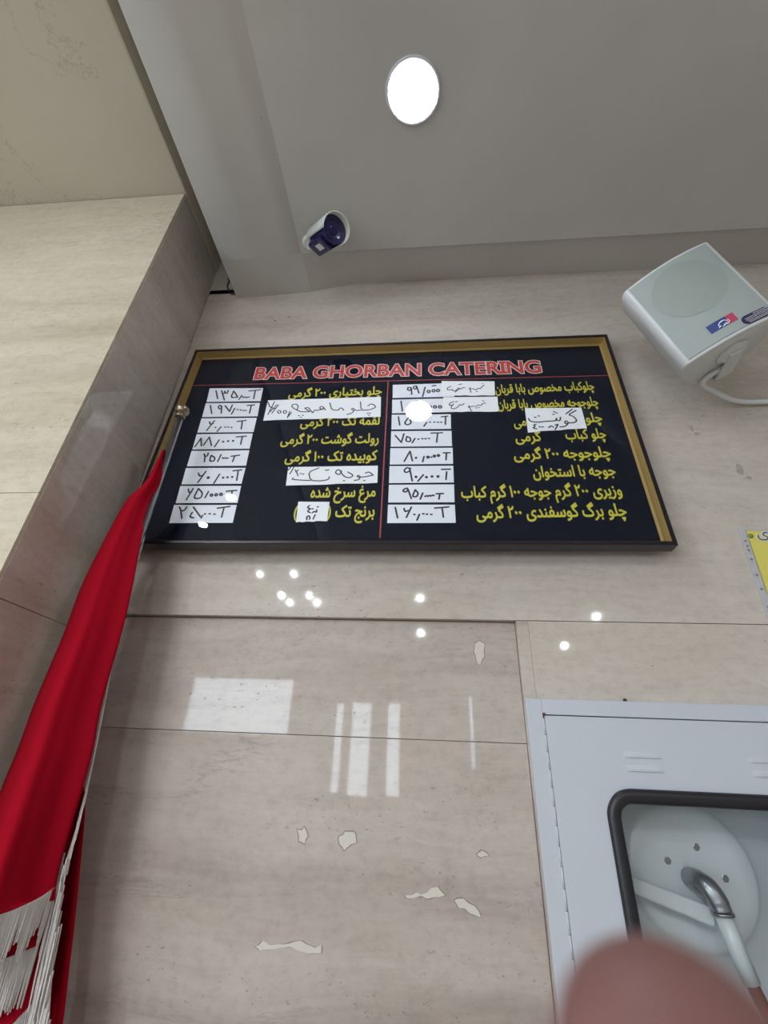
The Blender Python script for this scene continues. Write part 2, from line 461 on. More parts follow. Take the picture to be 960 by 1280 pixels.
def blob(name, x, z, rx, rz, mt, y=-0.0002, n=11):
    bm = bmesh.new()
    vs = [bm.verts.new((x + rx * math.cos(2 * PI * k / n) * random.uniform(.5, 1.1), y, z + rz * math.sin(2 * PI * k / n) * random.uniform(.5, 1.1))) for k in range(n)]
    c = bm.verts.new((x, y, z))
    for k in range(n): bm.faces.new((vs[k], vs[(k + 1) % n], c))
    bm.normal_update()
    for f in bm.faces:
        if f.normal.y > 0: f.normal_flip()
    return obj(name, bm, mt, WB)
for k in range(14):
    blob('stone_pit', -0.50 + random.uniform(-.045, .045), 2.893 + random.uniform(-.010, .010), random.uniform(.002, .006), random.uniform(.001, .003), M['patch_dark'], n=7)
blob('stone_pit', -0.508, 2.878, .005, .003, M['rubber'])
for (x, z, a, b) in ((0.705, 2.372, .006, .014), (0.712, 2.352, .012, .006), (0.782, 2.235, .014, .020), (0.795, 2.212, .010, .005)):
    blob('stone_blotch', x, z, a, b, M['blotch'])
for k in range(26):
    blob('stone_pit', random.uniform(-.6, .75), random.choice((random.uniform(1.87, 1.99), random.uniform(1.75, 1.99))) if k % 2 else random.uniform(2.78, 2.98), random.uniform(.001, .003), random.uniform(.0007, .0016), M['patch_dark'], n=6)

# stone-clad column left of the board (front at y=-0.268, right side at x=-0.785)
col = box('column', -2.6, -0.821, -0.2600, 0.24, 0.0, 3.45, M['grout']); struct(col)
zs = [0.0, 0.85, 2.017, 3.183]
for a, b in zip(zs, zs[1:]):
    slab(-2.6, -0.7857, a, b, -0.268, -0.2605, M['marble_warm'], col, g=0.0006)
for a, b in zip([0.0, 0.7, 1.80, 3.183], [0.7, 1.80, 3.183]):
    box('marble_slab', -0.821, -0.785, -0.2603, 0.034, a + .0006, b - .0006, M['marble'], col, bevel=0.0009)
box('plaster_band', -0.786, -0.781, -6.0, 0.036, 3.186, 3.45, M['rough_plaster'], col)

# ceiling over the counter: lowered white panel, raised strip along the wall, soft slope on the left
def ceiling():
    bm = bmesh.new()
    # underside as a height grid
    xs = [-0.67, -0.55, -0.46, -0.40, -0.26, -0.20, 1.0, 2.0, 3.0]
    def hz(x):
        return 3.04 if x <= -0.46 else (3.022 if x >= -0.40 else 3.034)
    yl = -0.142
    ys = [-6.0, -3.0, -1.0, yl]
    g = {}
    for i, x in enumerate(xs):
        for j, y in enumerate(ys): g[i, j] = bm.verts.new((x, y, {0: 3.006, 1: 3.012, 2: 3.019}.get(i, 3.022)))
    def lipz(i): return g[i, 3].co.z + (0.0 if i < 4 else (0.004 if i == 4 else 0.010))
    up = {i: bm.verts.new((xs[i], yl + 0.0005, lipz(i))) for i in range(len(xs))}
    wl = {i: bm.verts.new((xs[i], 0.0, g[i, 3].co.z + 0.004 if i < 4 else 3.062)) for i in range(len(xs))}
    n = len(xs)
    for i in range(n - 1):
        for j in range(3):
            f = bm.faces.new((g[i, j], g[i, j + 1], g[i + 1, j + 1], g[i + 1, j])); f.smooth = i < 3
        bm.faces.new((g[i, 3], up[i], up[i + 1], g[i + 1, 3]))
        bm.faces.new((up[i], wl[i], wl[i + 1], up[i + 1]))
    # left edge and top
    tl = [bm.verts.new((-0.67, y, 3.45)) for y in (-6.0, 0.0)]
    tr = [bm.verts.new((3.0, y, 3.45)) for y in (-6.0, 0.0)]
    bm.faces.new((g[0, 0], tl[0], tl[1], wl[0], up[0], g[0, 3], g[0, 2], g[0, 1]))
    bm.faces.new((tl[0], tr[0], tr[1], tl[1]))
    bm.faces.new((wl[0], tl[1], tr[1], *[wl[i] for i in range(n - 1, 0, -1)]))
    bmesh.ops.recalc_face_normals(bm, faces=bm.faces[:])
    return struct(obj('ceiling', bm, M['ceiling'], smooth=False))
CE = ceiling()
# small screw marks along the soft seam, a stain dot
for (x, y) in ((-0.392, -0.255), (-0.389, -0.235), (-0.383, -0.20), (-0.40, -0.42), (-0.42, -0.505), (-0.205, -0.150), (-0.14, -0.152), (-0.655, -0.40), (-0.60, -0.47)):
    bm = bmesh.new(); r = random.uniform(0.0015, 0.0035)
    add_lathe(bm, [(0, r), (0.0012, r * 0.7)], 8, (x, y, 3.0222 if x > -0.41 else 3.010 + (x + .67) * .03), (0, 0, -1))
    obj('screw_mark', bm, M['rough_plaster'], CE)
cu = box('ceiling_left', -4.0, -0.785, -6.0, 0.24, 3.185, 3.45, M['ceiling2']); struct(cu)
ct = box('ceiling_top', -4.0, 3.0, -6.0, 0.24, 3.45, 3.55, M['wall']); struct(ct)
struct(box('floor', -4.1, 3.1, -6.15, 0.24, -0.1, 0.0, M['floor']))
bm = bmesh.new()
ys_ = sorted([-6.15, 0.24] + [v for o in ADDED_WINDOWS for v in o[:2]])
for a, b in zip(ys_, ys_[1:]):
    op = [(o[2], o[3]) for o in ADDED_WINDOWS if o[0] < (a + b) / 2 < o[1]]
    if op: add_box(bm, -4.1, -4.0, a, b, 0.0, op[0][0]); add_box(bm, -4.1, -4.0, a, b, op[0][1], 3.45)
    else: add_box(bm, -4.1, -4.0, a, b, 0.0, 3.45)
struct(obj('wall_left', bm, M['wall']))
for i, (a, b, c, d) in enumerate(ADDED_WINDOWS):
    e = bpy.data.objects.new('window_%d' % (i + 11), None); link(e); struct(e)  # added windows, out of view, to let in more daylight
    bm = bmesh.new(); t = 0.03
    add_box(bm, -4.07, -4.03, a, b, c, c + t); add_box(bm, -4.07, -4.03, a, b, d - t, d)
    add_box(bm, -4.07, -4.03, a, a + t, c + t, d - t); add_box(bm, -4.07, -4.03, b - t, b, c + t, d - t)
    obj('window_frame', bm, M['steel'], e)
    box('window_pane', -4.052, -4.048, a + t, b - t, c + t, d - t, M['pane'], e)
struct(box('wall_right', 3.0, 3.1, -6.15, 0.24, 0.0, 3.45, mat('brown_painted_wall', (0.36, 0.33, 0.31), 0.6, var=0.05)))
struct(box('wall_behind', -4.0, -2.6, 0.10, 0.24, 0.0, 3.45, M['wall']))
# shopfront wall behind the camera, with its glazed openings
def front_wall():
    bm = bmesh.new()
    xs = sorted(set([-4.0, 3.0] + [v for o in OPENINGS for v in o[:2]]))
    for a, b in zip(xs, xs[1:]):
        m = (a + b) / 2
        op = sorted([(o[2], o[3]) for o in OPENINGS if o[0] < m < o[1]])
        z = 0.0
        for c, d in op:
            add_box(bm, a, b, FRONT_Y - 0.15, FRONT_Y, z, c); z = d
        add_box(bm, a, b, FRONT_Y - 0.15, FRONT_Y, z, 3.45)
    return struct(obj('wall_front', bm, M['wall']))
front_wall()
for i, (a, b, c, d) in enumerate(OPENINGS):
    e = bpy.data.objects.new('window_%d' % (i + 1), None); link(e); struct(e)
    bm = bmesh.new(); t = 0.02
    add_box(bm, a, b, FRONT_Y - 0.09, FRONT_Y - 0.04, c, c + t); add_box(bm, a, b, FRONT_Y - 0.09, FRONT_Y - 0.04, d - t, d)
    add_box(bm, a, a + t, FRONT_Y - 0.09, FRONT_Y - 0.04, c + t, d - t); add_box(bm, b - t, b, FRONT_Y - 0.09, FRONT_Y - 0.04, c + t, d - t)
    obj('window_frame', bm, M['steel'], e)
    box('window_pane', a + t, b - t, FRONT_Y - 0.067, FRONT_Y - 0.063, c + t, d - t, M['pane'], e)

# ================================================================ ceiling lights
def downlight(x, y, z, r, label, group=None, power=8, m='lamp_on', name='downlight', cup=True):
    t = thing(name, label, 'ceiling light', (x, y, z), group=group)
    bm = bmesh.new()
    add_lathe(bm, [(0.0, r * 1.10), (0.0035, r * 1.11), (0.005, r * 1.06), (0.003, r * 0.98), (0.0005, r * 0.955)], 40, (0, 0, 0), (0, 0, -1), capa=False, capb=False)
    obj('rim', bm, M['lamp_rim'], t, smooth=True)
    bm = bmesh.new()
    add_lathe(bm, [(0.0, r * 0.96), (0.0022, r * 0.90), (0.003, r * 0.5)], 40, (0, 0, 0), (0, 0, -1))
    obj('diffuser', bm, M[m], t, smooth=True)
    area('lamp_glow', (x, y, z - 0.009), r * 1.7, power, (0.92, 0.95, 1.0))
    return t
downlight(-0.024, -0.530, 3.022, 0.062, 'round lit ceiling downlight above the menu board', power=0.3)
for i, (x, y) in enumerate(((-0.05, -3.25), (-0.05, -4.5), (1.75, -3.75), (1.75, -5.0))):
    downlight(x, y, 3.022, 0.015, 'round ceiling downlight behind the photographer, %s' % ('in line with the board, nearer', 'in line with the board, farther', 'right of the board, nearer', 'right of the board, farther')[i], 'downlights behind the photographer', 20, 'spot_on')
for i, (x, y) in enumerate(((-1.64, -2.69), (-1.31, -2.69), (-1.61, -3.07), (-1.27, -3.07), (-1.56, -3.68), (-1.25, -3.68), (-1.53, -3.92), (-1.22, -3.92))):
    downlight(x, y, 3.185, 0.012, 'small spotlight in the cream ceiling, %s one of the %s pair' % (('left', 'right')[i % 2], ('nearest', 'second', 'third', 'farthest')[i // 2]), 'paired spotlights in the cream ceiling', 13, 'spot_on')
for i, (x, y) in enumerate(((-1.52, -1.625), (-1.216, -1.33))):
    downlight(x, y, 3.185, 0.036, '%s of the two larger spotlights by the column' % ('left', 'right')[i], 'spotlights nearest the column', 6, 'spot_on')

# ================================================================ text tools
FORMS = {}
for cp in range(0xFB50, 0xFEFD):
    d = unicodedata.decomposition(chr(cp))
    if d.startswith('<'):
        k, *r = d.split()
        if len(r) == 1: FORMS.setdefault(chr(int(r[0], 16)), {})[k.strip('<>')] = chr(cp)
def shape_rtl(s):
    dual = lambda c: c in FORMS and 'initial' in FORMS[c]
    out = []
    for i, c in enumerate(s):
        if c not in FORMS: out.append(c); continue
        p = i > 0 and dual(s[i - 1]); q = dual(c) and i + 1 < len(s) and s[i + 1] in FORMS
        out.append(FORMS[c].get('medial' if p and q else 'final' if p else 'initial' if q else 'isolated', c))
    toks = re.findall('[\u06F0-\u06F9]+|.', ''.join(out))
    return ''.join(reversed(toks))

_dg = {}
def outlines(s):
    """glyph outlines of a line of text as closed point lists"""
    cu_ = bpy.data.curves.new('lettering', 'FONT'); cu_.body = s
    o = bpy.data.objects.new('lettering', cu_); C.objects.link(o)
    bpy.context.view_layer.update()
    crv = o.to_curve(bpy.context.evaluated_depsgraph_get())
    polys = []
    for sp in crv.splines:
        if sp.type == 'BEZIER':
            bp = sp.bezier_points; pts = []
            for i in range(len(bp)):
                a, b = bp[i], bp[(i + 1) % len(bp)]
                pts += [(v.x, v.y) for v in geometry.interpolate_bezier(a.co, a.handle_right, b.handle_left, b.co, 5)[:-1]]
        else: pts = [(p.co.x, p.co.y) for p in sp.points]
        q = []
        for p in pts:
            if not q or (abs(p[0] - q[-1][0]) + abs(p[1] - q[-1][1])) > 1e-4: q.append(p)
        if len(q) > 2 and abs(q[0][0] - q[-1][0]) + abs(q[0][1] - q[-1][1]) < 1e-4: q.pop()
        if len(q) > 2: polys.append(q)
    o.to_curve_clear(); bpy.data.objects.remove(o); bpy.data.curves.remove(cu_)
    return polys

def grow(polys, d):
    if not d: return polys
    # the largest contour is an outer one; it tells which side is outside
    def ar(p): return 0.5 * sum(p[i - 1][0] * p[i][1] - p[i][0] * p[i - 1][1] for i in range(len(p)))
    sgn = 1 if ar(max(polys, key=lambda p: abs(ar(p)))) > 0 else -1
    out = []
    for p in polys:
        n = len(p); q = []
        for i in range(n):
            a, b, c = Vector(p[i - 1]), Vector(p[i]), Vector(p[(i + 1) % n])
            e1 = (b - a).normalized(); e2 = (c - b).normalized()
            n1 = Vector((e1.y, -e1.x)) * sgn; n2 = Vector((e2.y, -e2.x)) * sgn
            m = n1 + n2
            if m.length < 0.3: m = n1
            m.normalize(); k = d / max(0.55, m.dot(n1))
            q.append((b.x + m.x * k, b.y + m.y * k))
        out.append(q)
    return out

def fill(polys):
    """triangles of the nonzero-winding area, in clusters so the sweep stays fast"""
    def bb(p): xs = [v[0] for v in p]; return min(xs), max(xs)
    items = sorted(((bb(p), p) for p in polys), key=lambda t: t[0][0])
    groups = []
    for (a, b), p in items:
        if groups and a <= groups[-1][1]: groups[-1][2].append(p); groups[-1][1] = max(groups[-1][1], b)
        else: groups.append([a, b, [p]])
    V = []; F = []
    for _, _, ps in groups:
        vs = []; ed = []; segs = []
        for p in ps:
            n0 = len(vs); vs += [Vector(v) for v in p]
            for i in range(len(p)):
                ed.append((n0 + i, n0 + (i + 1) % len(p))); segs.append((p[i], p[(i + 1) % len(p)]))
        r = geometry.delaunay_2d_cdt(vs, ed, [], 0, 1e-6)
        base = len(V); V += [(v.x, v.y) for v in r[0]]
        for t in r[2]:
            cx = sum(r[0][i].x for i in t) / len(t); cy = sum(r[0][i].y for i in t) / len(t); wn = 0
            for (ax, ay), (bx, by) in segs:
                if (ay <= cy) != (by <= cy):
                    x = ax + (cy - ay) / (by - ay) * (bx - ax)
                    if x > cx: wn += 1 if by > ay else -1
            if wn: F.append([base + i for i in t])
    return V, F

def text_part(name, polys, xf, y, mt, parent, label=None):
    V, F = fill(polys)
    bm = bmesh.new(); vv = [bm.verts.new((xf(v)[0], y, xf(v)[1])) for v in V]
    for f in F:
        try: bm.faces.new([vv[i] for i in f])
        except ValueError: pass
    bm.normal_update()
    for f in bm.faces:
        if f.normal.y > 0: f.normal_flip()
    loose = [v for v in bm.verts if not v.link_faces]
    bmesh.ops.delete(bm, geom=loose, context='VERTS')
    return obj(name, bm, mt, parent, label=label)

def ribbon(bm, pts, wd, y):
    """pen stroke of width wd (x, z points) with round joints"""
    pts = [Vector(p) for p in pts]
    if len(pts) > 2:
        q = [pts[0]]
        for a, b, c in zip(pts, pts[1:], pts[2:]):
            q += [a.lerp(b, 0.78), b.lerp(c, 0.22)] if (b - a).angle(c - b, 0) < 2.0 else [b]
        q.append(pts[-1]); pts = q
    h = wd / 2
    for a, b in zip(pts, pts[1:]):
        d = b - a
        if d.length < 1e-6: continue
        n = Vector((-d.y, d.x)).normalized() * h
        vs = [bm.verts.new((p.x, y, p.y)) for p in (a + n, a - n, b - n, b + n)]
        bm.faces.new(vs)
    for i, p in enumerate(pts):
        vs = [bm.verts.new((p.x + h * math.cos(k * PI / 4), y - 0.00002 * (1 + i % 3), p.y + h * math.sin(k * PI / 4))) for k in range(8)]
        bm.faces.new(vs)

